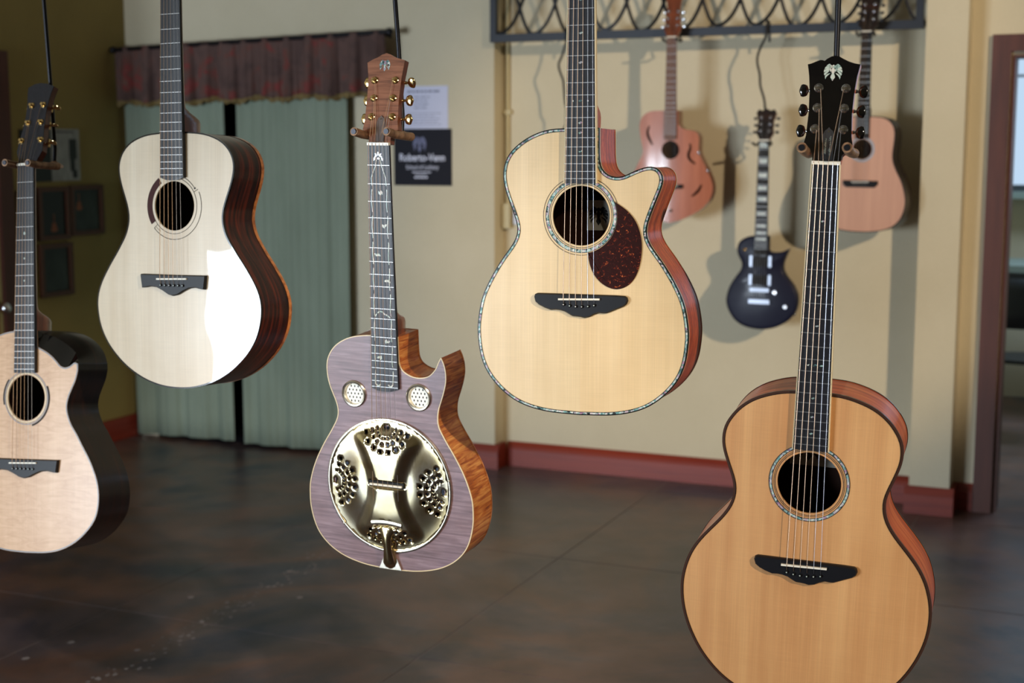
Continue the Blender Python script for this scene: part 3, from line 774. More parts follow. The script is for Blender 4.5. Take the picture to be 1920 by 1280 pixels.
def build_body(G, c):
    loop = c['loop']; yt = c['yt']; dh, dt = c['depth']
    def yb(u, v): return lerp(dt, dh, (v + 0.2) / 0.49) + 0.004 * (1 - (u / 0.2) ** 2)
    back = c.get('back_loop', loop)
    holes = list(c.get('holes', []))
    hv, hr = c.get('hole', (None, None))
    if hr: holes.append(circle(0, hv, hr, 72))
    top = fill(loop, holes, 0.014, yt)
    t = G.part(top, 'soundboard', c['top'], smooth=True)
    n = len(loop)
    rings = [[(p[0], yt(*p), p[1]) for p in loop]]
    if 'mid_loop' in c:
        md = c['mid_depth']
        rings.append([(p[0], yt(*p) + md[i], p[1]) for i, p in enumerate(c['mid_loop'])])
        bm = MB(); bm.rings(rings, False, False)
        # the bevel is its own part; keep only quads where the mid ring is deep
        bm.f = [f for f in bm.f if md[f[0] % n] > 0.0008 or md[f[1] % n] > 0.0008]
        G.part(bm, 'bevel', c['bevel'], smooth=60)
        rings = [rings[1]]
    rings.append([(q[0], lerp(yt(*p), yb(*q), .5), q[1]) for p, q in zip(c.get('mid_loop', loop), back)])
    rings.append([(q[0], yb(*q), q[1]) for q in back])
    sm = MB(); sm.rings(rings, False, False); G.part(sm, 'sides', c['side'], smooth=50)
    bk = fill(back, [], 0.03, yb); G.part(bk, 'back_panel', c['side'], smooth=True)
    ib = fill(offset_loop(back, .006), [], 0.04, lambda u, v: yb(u, v) - .006); G.part(ib, 'inner_shade_panel', M['inner_shade'], smooth=True)  # added panel, coloured dark so the soundhole looks shaded inside
    # bindings
    if 'bind' in c:
        w, hb, mt = c['bind']; m = MB()
        A = offset_loop(loop, w); B = offset_loop(loop, -.0007)
        m.rings([[(p[0], yt(*p) - .0006, p[1]) for p in A], [(p[0], yt(*p) - .0006, p[1]) for p in B], [(p[0], yt(*p) + hb, p[1]) for p in B]], False, False)
        G.part(m, 'binding', mt, smooth=30)
    for w0, w1, mt, nm in c.get('purf', []):
        m = MB(); band(m, offset_loop(loop, w0), offset_loop(loop, w1), yt, .0008); G.part(m, nm, mt, t)
    if 'side_line' in c:
        y0, y1, mt = c['side_line']; B = offset_loop(loop, -.0009); m = MB()
        m.rings([[(p[0], yt(*p) + y0, p[1]) for p in B], [(p[0], yt(*p) + y1, p[1]) for p in B]], False, False)
        G.part(m, 'side_purfling', mt, smooth=30)
    if 'back_bind' in c:
        hb, mt = c['back_bind']; m = MB(); B = offset_loop(back, -.0008); A = offset_loop(back, .003)
        m.rings([[(p[0], yb(*p) - hb, p[1]) for p in B], [(p[0], yb(*p) + .0008, p[1]) for p in B], [(p[0], yb(*p) + .0008, p[1]) for p in A]], False, False)
        G.part(m, 'back_binding', mt, smooth=30)
    if hr:
        m = MB(); C0 = circle(0, hv, hr, 72)
        m.rings([[(p[0], yt(*p) - .0003, p[1]) for p in C0], [(p[0], yt(*p) + .003, p[1]) for p in C0]], False, False)
        G.part(m, 'soundhole_rim', c.get('rim', M['creambind']), t, True)
        for k, (r0, r1, mt, a0, a1) in enumerate(c.get('rosette', [])):
            m = MB(); arcband(m, 0, hv, r0, r1, radians(a0), radians(a1), yt, .0004 + .0001 * k, 64); G.part(m, 'rosette_ring', mt, t)
        if c.get('label'):
            yl = yb(0, hv) - .0075; lu0, lu1, lv0, lv1 = c['label']
            m = MB(); m.box(lu0, lu1, yl, yl + .001, lv0, lv1); lb = G.part(m, 'maker_label', M['label_paper'])
            m = MB(); ce = (lerp(lu0, lu1, .30), (lv0 + lv1) / 2); R_ = (lv1 - lv0) * .33
            for p in EMBLEM: m.add([(ce[0] + x * R_, yl - .0004, ce[1] + y * R_) for x, y in p], [tuple(range(len(p)))])
            rr = random.Random(3)
            for j, zz in enumerate((.70, .52, .36)):
                x = lerp(lu0, lu1, .58)
                while x < lu1 - .008:
                    w_ = rr.uniform(.003, .007); m.add([(x, yl - .0004, lerp(lv0, lv1, zz)), (x + w_, yl - .0004, lerp(lv0, lv1, zz)), (x + w_, yl - .0004, lerp(lv0, lv1, zz) + .004), (x, yl - .0004, lerp(lv0, lv1, zz) + .004)], [(0, 1, 2, 3)]); x += w_ + .0015
            G.part(m, 'label_print', M['ink'], lb)
    return yb

def hwid(v, sc, wn=0.0215, we=0.0285):
    return lerp(wn, we, (sc - v) / (sc - 0.195))
def build_neck(G, c):
    sc = c['scale']; vend = c['fb_end']; join = c['join']; yF = -0.0072; yB = -0.0008
    wn, we = c.get('widths', (0.0215, 0.0285)); hw = lambda v: hwid(v, sc, wn, we)
    # fretboard
    m = MB(); vs = [sc, (sc + vend) / 2, vend]; rings = []
    for v in vs:
        w = hw(v); deep = 0.004 if v < join else yB
        rings.append([(-w, deep, v), (-w, yF + .0004, v), (-w * .5, yF, v), (0, yF - .0003, v), (w * .5, yF, v), (w, yF + .0004, v), (w, deep, v)])
    if c.get('fb_round'):
        w = hw(vend); rings.append([(-w * .55, .004, vend - .0045), (-w * .55, yF + .0004, vend - .0045), (-w * .3, yF, vend - .0055), (0, yF - .0003, vend - .006), (w * .3, yF, vend - .0055), (w * .55, yF + .0004, vend - .0045), (w * .55, .004, vend - .0045)])
    m.rings(rings); fb = G.part(m, 'fretboard', c.get('fb_mat', M['ebony']))
    if 'fb_bind' in c:
        for sg in (-1, 1):
            m = MB()
            for v in (sc, vend): pass
            r = []
            for v in (sc, vend):
                w = hw(v); deep = 0.003 if v < join else yB
                a, b = (sg * (w - .0011), sg * (w + .0006))
                r.append([(a, yF - .0003, v), (b, yF - .0003, v), (b, deep, v), (a, deep, v)])
            m.rings(r); G.part(m, 'fretboard_binding', c['fb_bind'], fb)
    for k in range(1, c.get('frets', 20) + 1):
        v = sc * 2 ** (-k / 12)
        if v < vend + .003: break
        w = hw(v) - .0003; m = MB(); h = .0009
        m.rings([[(-w, yF + .0004, v - h), (-w, yF - .0008, v - h * .5), (-w, yF - .0008, v + h * .5), (-w, yF + .0004, v + h)], [(w, yF + .0004, v - h), (w, yF - .0008, v - h * .5), (w, yF - .0008, v + h * .5), (w, yF + .0004, v + h)]])
        G.part(m, 'fret', M['fretwire'], fb)
    fm = lambda k: sc * (2 ** (-(k - 1) / 12) + 2 ** (-k / 12)) / 2
    for k, du, shape, size, mt in c.get('marks', []):
        v = fm(k); m = MB(); y = yF - .0006
        if shape == 'dot': pl = circle(du, v, size, 14)
        elif shape == 'diamond': pl = [(du - size * 1.5, v), (du - size * .4, v - size * .75), (du + size * 1.5, v + size * .1), (du + size * .4, v + size * .8)]
        elif shape == 'block':
            w = hw(v) * .74; h = sc * (2 ** (-(k - 1) / 12) - 2 ** (-k / 12)) * .30; pl = [(-w, v - h), (w, v - h), (w, v + h), (-w, v + h)]
        m.add([(x, y, z) for x, z in pl], [tuple(range(len(pl)))]); G.part(m, 'position_marker', mt, fb)
    # nut
    m = MB(); w = wn; m.box(-w, w, -.0092, yB, sc, sc + .0052); G.part(m, 'nut', M['bone'])
    # neck shaft and heel
    sec = [(sc + .004, .0130, wn - .0006, 1.0), (lerp(sc, join, .5), .0150, hw(lerp(sc, join, .5)) - .0012, 1.0)]
    hd = c.get('heel', .085)
    sec += [(join + .085, .0165, hw(join) - .0015, 1.0), (join + .058, .0195, hw(join) - .002, .98), (join + .045, .026, hw(join) - .0025, .95), (join + .037, hd * .52, .0240, .9), (join + .031, hd * .78, .0228, .86), (join + .026, hd * .93, .0220, .84), (join + .019, hd, .0215, .82), (join - .004, hd, .0205, .80)]
    rings = []
    for v, dp, w, sq in sec:
        r = []
        for k in range(13):
            a = pi * k / 12; x = -w * cos(a)
            e = 2.0 if dp < .03 else 3.2
            y = yB + dp * (max(0.0, 1 - abs(cos(a)) ** e)) ** (1 / e)
            tx = 1 if dp < .03 else lerp(1, sq, (y - yB) / dp)
            r.append((x * tx, y, v))
        rings.append(r)
    m = MB(); m.rings(rings); G.part(m, 'neck', c['neck_mat'], smooth=45)

def build_head(G, c):
    sc = c['scale']; tl = radians(c.get('tilt', 14)); y0 = -0.0008
    def H(u, v, w=0.0): return (u, y0 + v * sin(tl) - w * cos(tl), sc + .003 + v * cos(tl) + w * sin(tl))
    ol = c['head']; th = .0145
    m = MB(); m.prism([(x, z) for x, z in ol], 0, 1, lambda x, y, z: H(x, z, -.0012 - y * th)); hd = G.part(m, 'headstock', c['neck_mat'])
    m = MB(); m.prism([(x, z) for x, z in ol], 0, 1, lambda x, y, z: H(x, z, .0006 - y * .0018)); fc = G.part(m, 'headplate', c['head_mat'], hd)
    if c.get('emblem'):
        eu, ev, er, mt = c['emblem']; m = MB()
        for p in EMBLEM: m.add([H(eu + x * er, ev + y * er, .0011) for x, y in p], [tuple(range(len(p)))])
        G.part(m, 'emblem', mt, hd)
    if c.get('truss'):
        mt, h = c['truss']; m = MB()
        pl = [(-.0092, .003), (-.0086, .02), (-.0085, h * .78), (-.006, h * .9), (-.003, h * .93), (0, h), (.003, h * .93), (.006, h * .9), (.0085, h * .78), (.0086, .02), (.0092, .003)]
        m.prism(pl, 0, 1, lambda x, y, z: H(x, z, .0022 - y * .0022)); tc = G.part(m, 'truss_rod_cover', mt, hd)
        m = MB(); m.prism(circle(0, h - .007, .0016, 10), 0, 1, lambda x, y, z: H(x, z, .0030 - y * .0008)); G.part(m, 'screw', M['chrome'], hd)
        if c.get('script'):
            m = MB()
            rs = random.Random(21)       # two lines of looping handwriting running up the cover, not legible
            for u, v0, v1 in c['script']:
                v = v0; k = 0
                while v < v1:
                    h = rs.uniform(.0016, .0034); w = .0004; dv = rs.uniform(.0006, .0016)
                    m.add([H(u, v, .0026), H(u - h, v + dv, .0026), H(u - h, v + dv + w, .0026), H(u, v + w, .0026)], [(0, 1, 2, 3)])
                    m.add([H(u, v + w, .0026), H(u - h * .5, v + dv + .0012, .0026), H(u - h * .5, v + dv + .0016, .0026), H(u, v + 2 * w, .0026)], [(0, 1, 2, 3)])
                    v += rs.uniform(.0016, .0026)
            tag(G.part(m, 'script_lettering', M['pearl_white'], hd), kind='stuff')
    # tuners
    pos = c['tuners']; tm, bm_ = c['tuner_mats']; bs = c.get('button', (.0085, .0065, .0032))
    posts = []
    for sg in (-1, 1):
        for (tu, tv) in pos:
            m = MB()
            def Mx(p): return H(sg * tu + p[0], tv + p[1], p[2])
            def ringz(prof, n=14): return [[Mx((r * cos(2 * pi * k / n), r * sin(2 * pi * k / n), z)) for k in range(n)] for r, z in prof]
            m.rings(ringz([(.0072, .0006), (.0072, .0016), (.0056, .0030), (.0032, .0030), (.0030, .0072), (.0036, .0078), (.0034, .0090), (.0012, .0094)]))
            eu = c['edge'](tv)
            # geared case behind the head and the shaft out to the button
            m.rings([[H(sg * tu + a * .0075, tv + b * .0085, w) for a, b in ((-1, -1), (1, -1), (1, 1), (-1, 1))] for w in (-.0155, -.0235)])
            n = 10; sh_ = []
            for x, r in ((abs(tu) + .004, .003), (eu + .001, .003), (eu + .0025, .0022), (eu + .005, .0022)):
                sh_.append([H(sg * x, tv + r * cos(2 * pi * k / n), -.0195 + r * sin(2 * pi * k / n)) for k in range(n)])
            m.rings(sh_)
            pg = G.part(m, 'tuning_peg', tm, hd, smooth=35)
            # the button
            bx, bz, bt = bs; b = MB(); bc = eu + .004 + bx; rings = []
            ta = radians(c.get('twist', {}).get((sg, pos.index((tu, tv))), 25))
            for i in range(7):
                t = -1 + 2 * i / 6; x = bc + bx * t; q = (max(0.05, 1 - abs(t) ** 4)) ** .5 * (0.80 + .2 * min(1, (t + 1) * .9))
                rr = []
                for k in range(14):
                    a = 2 * pi * k / 14; yy = bz * q * cos(a); ww = bt * (.5 + .5 * q) * sin(a)
                    rr.append(H(sg * x, tv + yy * cos(ta) - ww * sin(ta), -.0195 + yy * sin(ta) + ww * cos(ta)))
                rings.append(rr)
            b.rings(rings); o = b.build('tuner_button', bm_, pg, 60, shift=(0, 0, -G.vmin))
            posts.append((sg, tu, tv))
    return H

def build_strings(G, c, H):
    sc = c['scale']; ss, sn = c.get('spread', (.0270, .0182)); ys = c.get('saddle_y', -.0118); yend = c.get('string_end', (-.010, -.0085))
    tl = c['tuners']     # top, mid, bottom (far to near the nut)
    for k in range(6):
        f = -1 + 2 * k / 5; us, un = f * ss, f * sn
        sg = -1 if k < 3 else 1; idx = {0: 2, 1: 1, 2: 0, 3: 0, 4: 1, 5: 2}[k]
        tu, tv = tl[idx]
        r = (.00056, .00050, .00045, .0004, .00034, .00032)[k]
        pts = [(us, yend[1], yend[0]), (us, ys, 0.0), (un, -.0096, sc + .002), H(sg * (tu - .0032), tv - .002, .0048)]
        m = MB()
        for a, b in zip(pts[:-1], pts[1:]): m.tube([a, b], r, 5)
        G.part(m, 'string', M['bronze_string'] if k < 4 and c.get('bronze', True) else M['steel'])

def build_bridge(G, c):
    poly = c['bridge']
    m = chamfer_block(poly, .003, -.0045, -.0078, .0018); br = G.part(m, 'bridge', c.get('bridge_mat', M['ebony_bridge']), smooth=25)
    m = MB(); m.prism([(-.0365, -.0022), (.0365, -.0004), (.0365, .0026), (-.0365, .0008)], -.0115, -.006); G.part(m, 'saddle', M['bone'], br)
    pv = c.get('pins', (-.0125, .0))
    for k in range(6):
        f = -1 + 2 * k / 5; u = f * .0270; v = pv[0] - pv[1] * (1 - f * f)
        m = MB(); n = 10
        m.rings([[(u + r * cos(2 * pi * j / n), y, v + r * sin(2 * pi * j / n)) for j in range(n)] for r, y in ((.0026, -.007), (.0027, -.0098), (.0018, -.0110), (.0006, -.0112))])
        pn = G.part(m, 'bridge_pin', M['ebony_bridge'], br, True)
        m = MB(); m.add([(u + .0011 * cos(2 * pi * j / 8), -.01135, v + .0011 * sin(2 * pi * j / 8)) for j in range(8)], [tuple(range(8))]); m.build('pin_dot', M['pearl_white'], pn, shift=(0, 0, -G.vmin))
    return br

HEAD_E = [(-.0212, 0), (-.0225, .011), (-.0368, .0275), (-.0343, .040), (-.0330, .075), (-.0343, .110), (-.0368, .133), (-.0402, .1505), (-.0345, .1520), (-.0285, .1548), (-.0215, .1575), (-.0175, .1572), (-.0152, .1562), (-.0105, .1602), (-.005, .1632), (.001, .1645), (.007, .1632), (.0135, .1595), (.0215, .1558), (.030, .1530), (.0392, .1515), (.0358, .133), (.0335, .110), (.0325, .075), (.0345, .040), (.0372, .0275), (.0225, .011), (.0212, 0)]
HEAD_C = [(-.0222, 0), (-.0225, .012), (-.0375, .0258), (-.0352, .040), (-.0340, .085), (-.0352, .122), (-.0400, .1505), (-.0300, .1560), (-.0190, .1605), (-.0100, .1655), (-.0015, .1682), (.007, .1655), (.016, .1605), (.026, .1575), (.0375, .1545), (.0335, .122), (.0318, .085), (.0335, .040), (.0362, .0258), (.0225, .012), (.0222, 0)]
HEAD_A = [(-.0235, 0), (-.0250, .010), (-.0345, .030), (-.0330, .050), (-.0290, .085), (-.0275, .118), (-.0290, .140), (-.0335, .165), (-.0355, .183), (-.0200, .1905), (-.004, .1925), (.014, .190), (.0345, .1825), (.0300, .165), (.0265, .140), (.0260, .118), (.0285, .085), (.0330, .050), (.0345, .030), (.0250, .010), (.0235, 0)]
def edge_of(ol):
    def f(tv):
        best = 0.03
        for (a, b), (c, d) in zip(ol, ol[1:]):
            if a > 0 and c > 0 and min(b, d) <= tv <= max(b, d) and abs(b - d) > 1e-6: best = a + (c - a) * (tv - b) / (d - b)
        return best
    return f
def edge_x(ol):
    f = edge_of(ol); return f

def build_guitar(name, P0, ang, label, c, group='guitars hanging from ceiling rods'):
    vmin = min(p[1] for p in c['loop'])
    G = Guitar(name, P0, ang, vmin, label, group)
    c.setdefault('yt', dome_fn(5.0, 6.0)); c.setdefault('edge', edge_of(c['head']))
    c['yb'] = build_body(G, c)
    build_neck(G, c)
    H = build_head(G, c)
    if 'bridge' in c: build_bridge(G, c)
    build_strings(G, c, H)
    return G

def hanger(G, sc, label, tilt=(0, 0), back=.088, front=-.036, tip=None, yaw=None, drop=.0165, half=.0335):
    """ceiling rod ending in a padded U that the headstock sits in"""
    tip = tip or M['darkmetal']
    Hh = G.world(0, back, sc + .003 + drop)
    e = empty('guitar_hanger', Hh); e.rotation_euler = (0, 0, yaw if yaw is not None else G.root.rotation_euler[2])
    tag(e, label, 'hanger', 'ceiling rods that hold the guitars')
    ln = back - front
    R2 = Matrix.Rotation(-e.rotation_euler[2], 3, 'Z')
    tp = R2 @ Vector((tilt[0], tilt[1], 0))
    zc = CEIL - Hh.z
    m = MB(); m.tube([(0, 0, 0.0), (0, .004, .03), (tp.x * .1, .004 + tp.y * .1, .16), (tp.x * zc, tp.y * zc, zc)], .0046, 10); m.build('rod', M['darkmetal'], e, True)
    m = MB(); m.lathe([(.028, zc - .006), (.028, zc), (.012, zc - .02)][::-1] if False else [(.012, zc - .02), (.028, zc - .006), (.028, zc)], 16, Matrix.Translation((tp.x * zc, tp.y * zc, 0))); m.build('ceiling_flange', M['darkmetal'], e, True)
    for sg in (-1, 1):
        pts = [(0, 0, -.001), (sg * .012, -.002, -.006), (sg * .028, -.012, -.009), (sg * (half + .0015), -.028, -.009), (sg * half, -.05, -.008), (sg * half, -ln * .75, -.005), (sg * half, -ln, .0)]
        P = [Vector(p) for p in pts]
        m = MB(); m.tube(P[:4], .0052, 10); yk = m.build('yoke_arm', M['bronze'], e, True)
        m = MB(); m.tube(P[3:], .0080, 12); m.build('prong_sleeve', M['bronze'], e, True)
        m = MB(); m.tube([P[-1], P[-1] + Vector((0, -.002, 0))], .0050, 12); m.build('prong_cap', tip, e)
    return e

# ---------------- guitar: natural top, moustache bridge (left)
HALF_B = [(0, .287), (.030, .287), (.052, .2855), (.072, .283), (.090, .278), (.106, .2715), (.119, .263), (.130, .252), (.137, .240), (.141, .227), (.1415, .215), (.139, .200), (.134, .183), (.1275, .166), (.121, .149), (.1165, .133), (.115, .116), (.118, .101), (.125, .083), (.135, .068), (.148, .049), (.162, .031), (.176, .011), (.188, -.008), (.197, -.028), (.2015, -.049), (.2005, -.070), (.196, -.093), (.187, -.115), (.172, -.138), (.153, -.158), (.130, -.177), (.105, -.192), (.078, -.204), (.050, -.212), (.025, -.216), (0, -.217)]
MOUST = [(-.079, .0085), (-.0765, -.0190), (-.068, -.0185), (-.055, -.0160), (-.040, -.0175), (-.026, -.0235), (-.012, -.0310), (0, -.0335), (.012, -.0310), (.026, -.0235), (.040, -.0175), (.055, -.0160), (.068, -.0185), (.0765, -.0190), (.079, .0085), (0, .0080)]
TUN = [(.0205, .1140), (.0202, .0832), (.0215, .0507)]
gB = build_guitar('acoustic_guitar', (-0.6664, 2.8003, 1.296), (-25.43, -3.05, -0.82),
    'glossy pale spruce guitar with dark rosewood sides and moustache bridge', dict(
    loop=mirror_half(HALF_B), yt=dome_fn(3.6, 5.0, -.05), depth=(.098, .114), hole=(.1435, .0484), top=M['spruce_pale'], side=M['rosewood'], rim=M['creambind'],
    bind=(.0022, .004, M['blackbind']), back_bind=(.009, M['orangebind']),
    rosette=[(.0540, .0670, M['maroon'], 125, 213), (.0543, .0552, M['ink'], 213, 425), (.0653, .0663, M['ink'], 222, 385), (.0598, .0607, M['ink'], 37, 68), (.0590, .0625, M['ink'], 33, 36), (.0545, .0662, M['ink'], 29.2, 30), (.0545, .0551, M['ink'], 60, 90), (.0545, .0662, M['ink'], 221.4, 222), (.0600, .0606, M['ink'], 222, 236)],
    scale=.648, fb_end=.199, fb_round=True, join=.289, neck_mat=M['mahogany'], head=HEAD_A, head_mat=M['rosewood_black'], tuners=[(.0170, .1390), (.0180, .0980), (.0240, .0560)], tuner_mats=(M['gold'], M['gold']),
    bridge=MOUST, heel=.078, pins=(-.0125, 0)))
hanger(gB, .648, 'iron ceiling rod holding the glossy pale spruce guitar')

# ---------------- guitar: abalone bound cutaway with tortoiseshell pickguard (centre right)
D_low = [(-.1135, .122), (-.1145, .107), (-.123, .090), (-.143, .063), (-.164, .029), (-.179, -.004), (-.1865, -.043), (-.187, -.070), (-.181, -.108), (-.166, -.139), (-.138, -.168), (-.105, -.187), (-.060, -.1975), (0, -.2005)]
D_left = [(0, .289), (-.028, .288), (-.052, .287), (-.075, .282), (-.101, .270), (-.124, .252), (-.136, .233), (-.140, .213), (-.138, .193), (-.131, .171), (-.121, .146)] + D_low
D_right = [(-x, y) for x, y in D_low[::-1]] + [(.117, .136), (.127, .163), (.138, .191), (.1402, .206), (.1345, .218), (.123, .2238), (.108, .222), (.089, .215), (.073, .2075), (.057, .2065), (.043, .212), (.0345, .222), (.0312, .236), (.0305, .256)]
D_loop = loop_of([(D_left, 130), (D_right, 140), ([(.0305, .256), (.0302, .2885)], 12), ([(.0302, .2885), (0, .289)], 8)])
BR_D = [(-.0815, .002), (-.080, .0065), (-.076, .0085), (-.042, .0085), (.064, .0082), (.079, .0075), (.083, .005), (.0845, -.0005), (.0825, -.006), (.077, -.0105), (.065, -.0155), (.056, -.0195), (.048, -.0228), (.042, -.0232), (.034, -.0225), (.026, -.0255), (.018, -.030), (.009, -.0320), (.002, -.0305), (-.004, -.0300), (-.012, -.0295), (-.018, -.0265), (-.026, -.0220), (-.034, -.0200), (-.042, -.0192), (-.051, -.0200), (-.062, -.0165), (-.072, -.0120), (-.079, -.0065)]
mk_d = [(k, 0, 'diamond', .0030, M['pearl']) for k in (3, 5, 7, 9, 14, 15, 17)] + [(12, -.013, 'dot', .0015, M['pearl']), (12, 0, 'diamond', .0026, M['pearl']), (12, .013, 'dot', .0015, M['pearl'])]
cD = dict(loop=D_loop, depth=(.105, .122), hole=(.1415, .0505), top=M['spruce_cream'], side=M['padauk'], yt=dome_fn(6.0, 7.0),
    bind=(.0012, .003, M['blackbind']), purf=[(.0012, .0042, M['pearl'], 'abalone_purfling'), (.0042, .0052, M['blackbind'], 'black_purfling')], side_line=(.0030, .0058, M['creambind']), back_bind=(.003, M['creambind']),
    rosette=[(.0537, .0546, M['ink'], 0, 360), (.0572, .0625, M['pearl'], 0, 360), (.0565, .0573, M['ink'], 0, 360), (.0622, .0630, M['ink'], 0, 360), (.0664, .0671, M['ink'], 0, 360)],
    label=(-.02, .052, .113, .166), scale=.648, fb_end=.196, join=.289, frets=20, neck_mat=M['padauk'], head=HEAD_E, head_mat=M['gloss_black'], tuners=TUN, tuner_mats=(M['chrome'], M['gloss_black']),
    bridge=BR_D, heel=.088, fb_bind=M['creambind'], marks=mk_d, pins=(-.0095, .003), emblem=(-.001, .1395, .0135, M['pearl_white']))
gD = build_guitar('acoustic_guitar', (0.1168, 2.4178, 1.2964), (-18.89, -0.95, -0.25), 'cream cutaway guitar with abalone edging and red tortoiseshell pickguard', cD)
pg = [(.0575, .1665), (.068, .1600), (.084, .1480), (.0985, .128), (.1065, .099), (.1050, .067), (.097, .041), (.083, .0245), (.063, .0180), (.042, .0245), (.0245, .041), (.0150, .064), (.0135, .0800)]
arc = [(.0640 * cos(radians(a)), .1415 + .0640 * sin(radians(a))) for a in range(-78, 24, 6)]
pgl = [(p.x, p.y) for p in cr(pg, 60)] + arc
m = MB(); ytD = cD['yt']
m = chamfer_block(pgl, -.0001, -.0010, -.0016, .0006); gD.part(m, 'pickguard', M['tortoise'], smooth=30)
hanger(gD, .648, 'iron ceiling rod holding the abalone edged cutaway guitar')

# ---------------- guitar: amber jumbo with black headstock (right)
HALF_E = [(0, .289), (.027, .288), (.046, .2865), (.065, .282), (.085, .275), (.102, .266), (.118, .253), (.130, .238), (.139, .222), (.1425, .205), (.142, .188), (.137, .170), (.130, .151), (.1235, .134), (.120, .118), (.121, .103), (.126, .087), (.137, .069), (.150, .053), (.166, .034), (.180, .015), (.191, -.006), (.198, -.028), (.2022, -.052), (.202, -.078), (.198, -.104), (.190, -.130), (.178, -.156), (.163, -.180), (.142, -.204), (.117, -.224), (.085, -.239), (.045, -.247), (0, -.249)]
mk_e = [(k, 0, 'diamond', .0022, M['pearl']) for k in (3, 5, 7, 9, 15, 17, 19)] + [(12, -.010, 'diamond', .002, M['pearl']), (12, 0, 'diamond', .0028, M['pearl']), (12, .010, 'diamond', .002, M['pearl'])]
cE = dict(loop=mirror_half(HALF_E), depth=(.100, .116), hole=(.1387, .0505), top=M['spruce_amber'], side=M['cocobolo'], yt=dome_fn(6.0, 7.0),
    bind=(.0032, .004, M['brownbind']), purf=[(.0032, .0042, M['blackbind'], 'black_purfling')], back_bind=(.003, M['brownbind']), rim=M['spruce_amber'],
    rosette=[(.0537, .0546, M['ink'], 0, 360), (.0560, .0567, M['ink'], 0, 360), (.0598, .0638, M['pearl'], 0, 360), (.0590, .0600, M['ink'], 0, 360), (.0634, .0645, M['ink'], 0, 360)],
    label=(-.045, .058, .138, .192), scale=.648, fb_end=.1945, join=.289, frets=20, neck_mat=M['cocobolo'], head=HEAD_E, head_mat=M['gloss_black'], tuners=TUN, tuner_mats=(M['chrome'], M['gloss_black']),
    bridge=BR_D, heel=.088, fb_bind=M['creambind'], marks=mk_e, pins=(-.0125, .003), emblem=(-.001, .1395, .0138, M['pearl_white']), truss=(M['truss_black'], .054), script=[(-.0022, .012, .036), (.0046, .010, .040)],
    button=(.0072, .0098, .0034), twist={(a, b): 6 for a in (-1, 1) for b in range(3)})
gE = build_guitar('acoustic_guitar', (0.4754, 2.2418, 0.8808), (-18.84, 3.83, 1.85), 'large amber jumbo guitar with glossy black headstock at the right', cE)
hanger(gE, .648, 'iron ceiling rod holding the amber jumbo guitar', tip=M['darkmetal'])

# ---------------- guitar: bevelled cutaway with gold tuners (far left)
A_low = [(.132, .184), (.124, .167), (.115, .149), (.1095, .132), (.109, .117), (.114, .100), (.122, .083), (.134, .067), (.151, .039), (.168, .012), (.181, -.015), (.189, -.038), (.1925, -.064), (.191, -.087), (.186, -.108), (.176, -.126), (.161, -.143), (.141, -.161), (.118, -.175), (.095, -.185), (.072, -.191), (.045, -.1945), (0, -.196)]
A_full = [(0, .289), (.03, .288), (.055, .285), (.08, .278), (.10, .268), (.117, .254), (.129, .238), (.1355, .220), (.1365, .203)] + A_low
left = [(-u, v) for u, v in A_full]
lowR = [(.1365, .203)] + A_low
cut_top = [(.1362, .2165), (.130, .2190), (.1255, .2190), (.117, .2125), (.108, .2085), (.100, .2080), (.090, .2120), (.080, .2220), (.066, .2340), (.052, .2425), (.040, .2480), (.0300, .2530)]
cut_mid = [(.1362, .2165), (.1320, .2230), (.124, .2290), (.113, .2400), (.101, .2500), (.085, .2600), (.063, .2710), (.045, .2770), (.0300, .2810)]
cut_full = [(.1362, .2165), (.129, .238), (.117, .254), (.10, .268), (.08, .278), (.055, .285), (.03, .288)]
def a_loop(cut, endp): return loop_of([(left, 120), (lowR[::-1], 100), ([(.1365, .203), (.1362, .2165)], 6), (cut, 50), ([cut[-1], endp], 10), ([endp, (0, .289)], 8)])
loopA = a_loop(cut_top, (.028, .2882)); midA = a_loop(cut_mid, (.028, .2882)); fullA = a_loop(cut_full, (.028, .2882))
nA = len(loopA); i0 = 119 + 99 + 5
mdA = []
for i in range(nA):
    t = (i - i0) / 58.0
    mdA.append(0.0 if t < 0 or t > 1.0 else .022 * min(1, max(0, sin(pi * min(1, t * 1.0)) * 1.5)))
mk_a = [(5, 0, 'dot', .0034, M['pearl_white']), (7, 0, 'dot', .002, M['pearl_white']), (9, 0, 'dot', .002, M['pearl_white'])]
gA = build_guitar('acoustic_guitar', (-1.0606, 3.0388, 0.8724), (-21.9, -7.8, -3.01), 'rosy spruce guitar with glossy black cutaway edge and gold tuners at the left edge', dict(
    loop=loopA, mid_loop=midA, mid_depth=mdA, back_loop=fullA, bevel=M['gloss_black'], depth=(.098, .114), hole=(.1416, .0499), top=M['spruce_rose'], side=M['rosewood_black'],
    purf=[(.0006, .0030, M['graybind'], 'grey_purfling')],
    rosette=[(.0520, .0545, M['creambind'], 0, 360), (.0545, .0550, M['ink'], 0, 360), (.0570, .0590, M['graybind'], 0, 360), (.0600, .0636, M['ink'], -75, 25), (.0600, .0630, M['ink'], 140, 195)],
    scale=.648, fb_end=.196, join=.289, frets=20, neck_mat=M['mahogany'], head=HEAD_A, head_mat=M['ebony'], tuners=[(.0158, .1390), (.0175, .0978), (.0260, .0562)], tuner_mats=(M['gold'], M['gold']), button=(.0075, .0072, .0022),
    twist={(-1, 0): 75, (-1, 1): 70, (-1, 2): 70, (1, 0): 60, (1, 1): 85, (1, 2): 65},
    bridge=[(x * 1.14, y) for x, y in MOUST], heel=.075, marks=mk_a))
hanger(gA, .648, 'iron ceiling rod holding the gold tuner guitar at the left edge', tilt=(-.035, 0), half=.031)

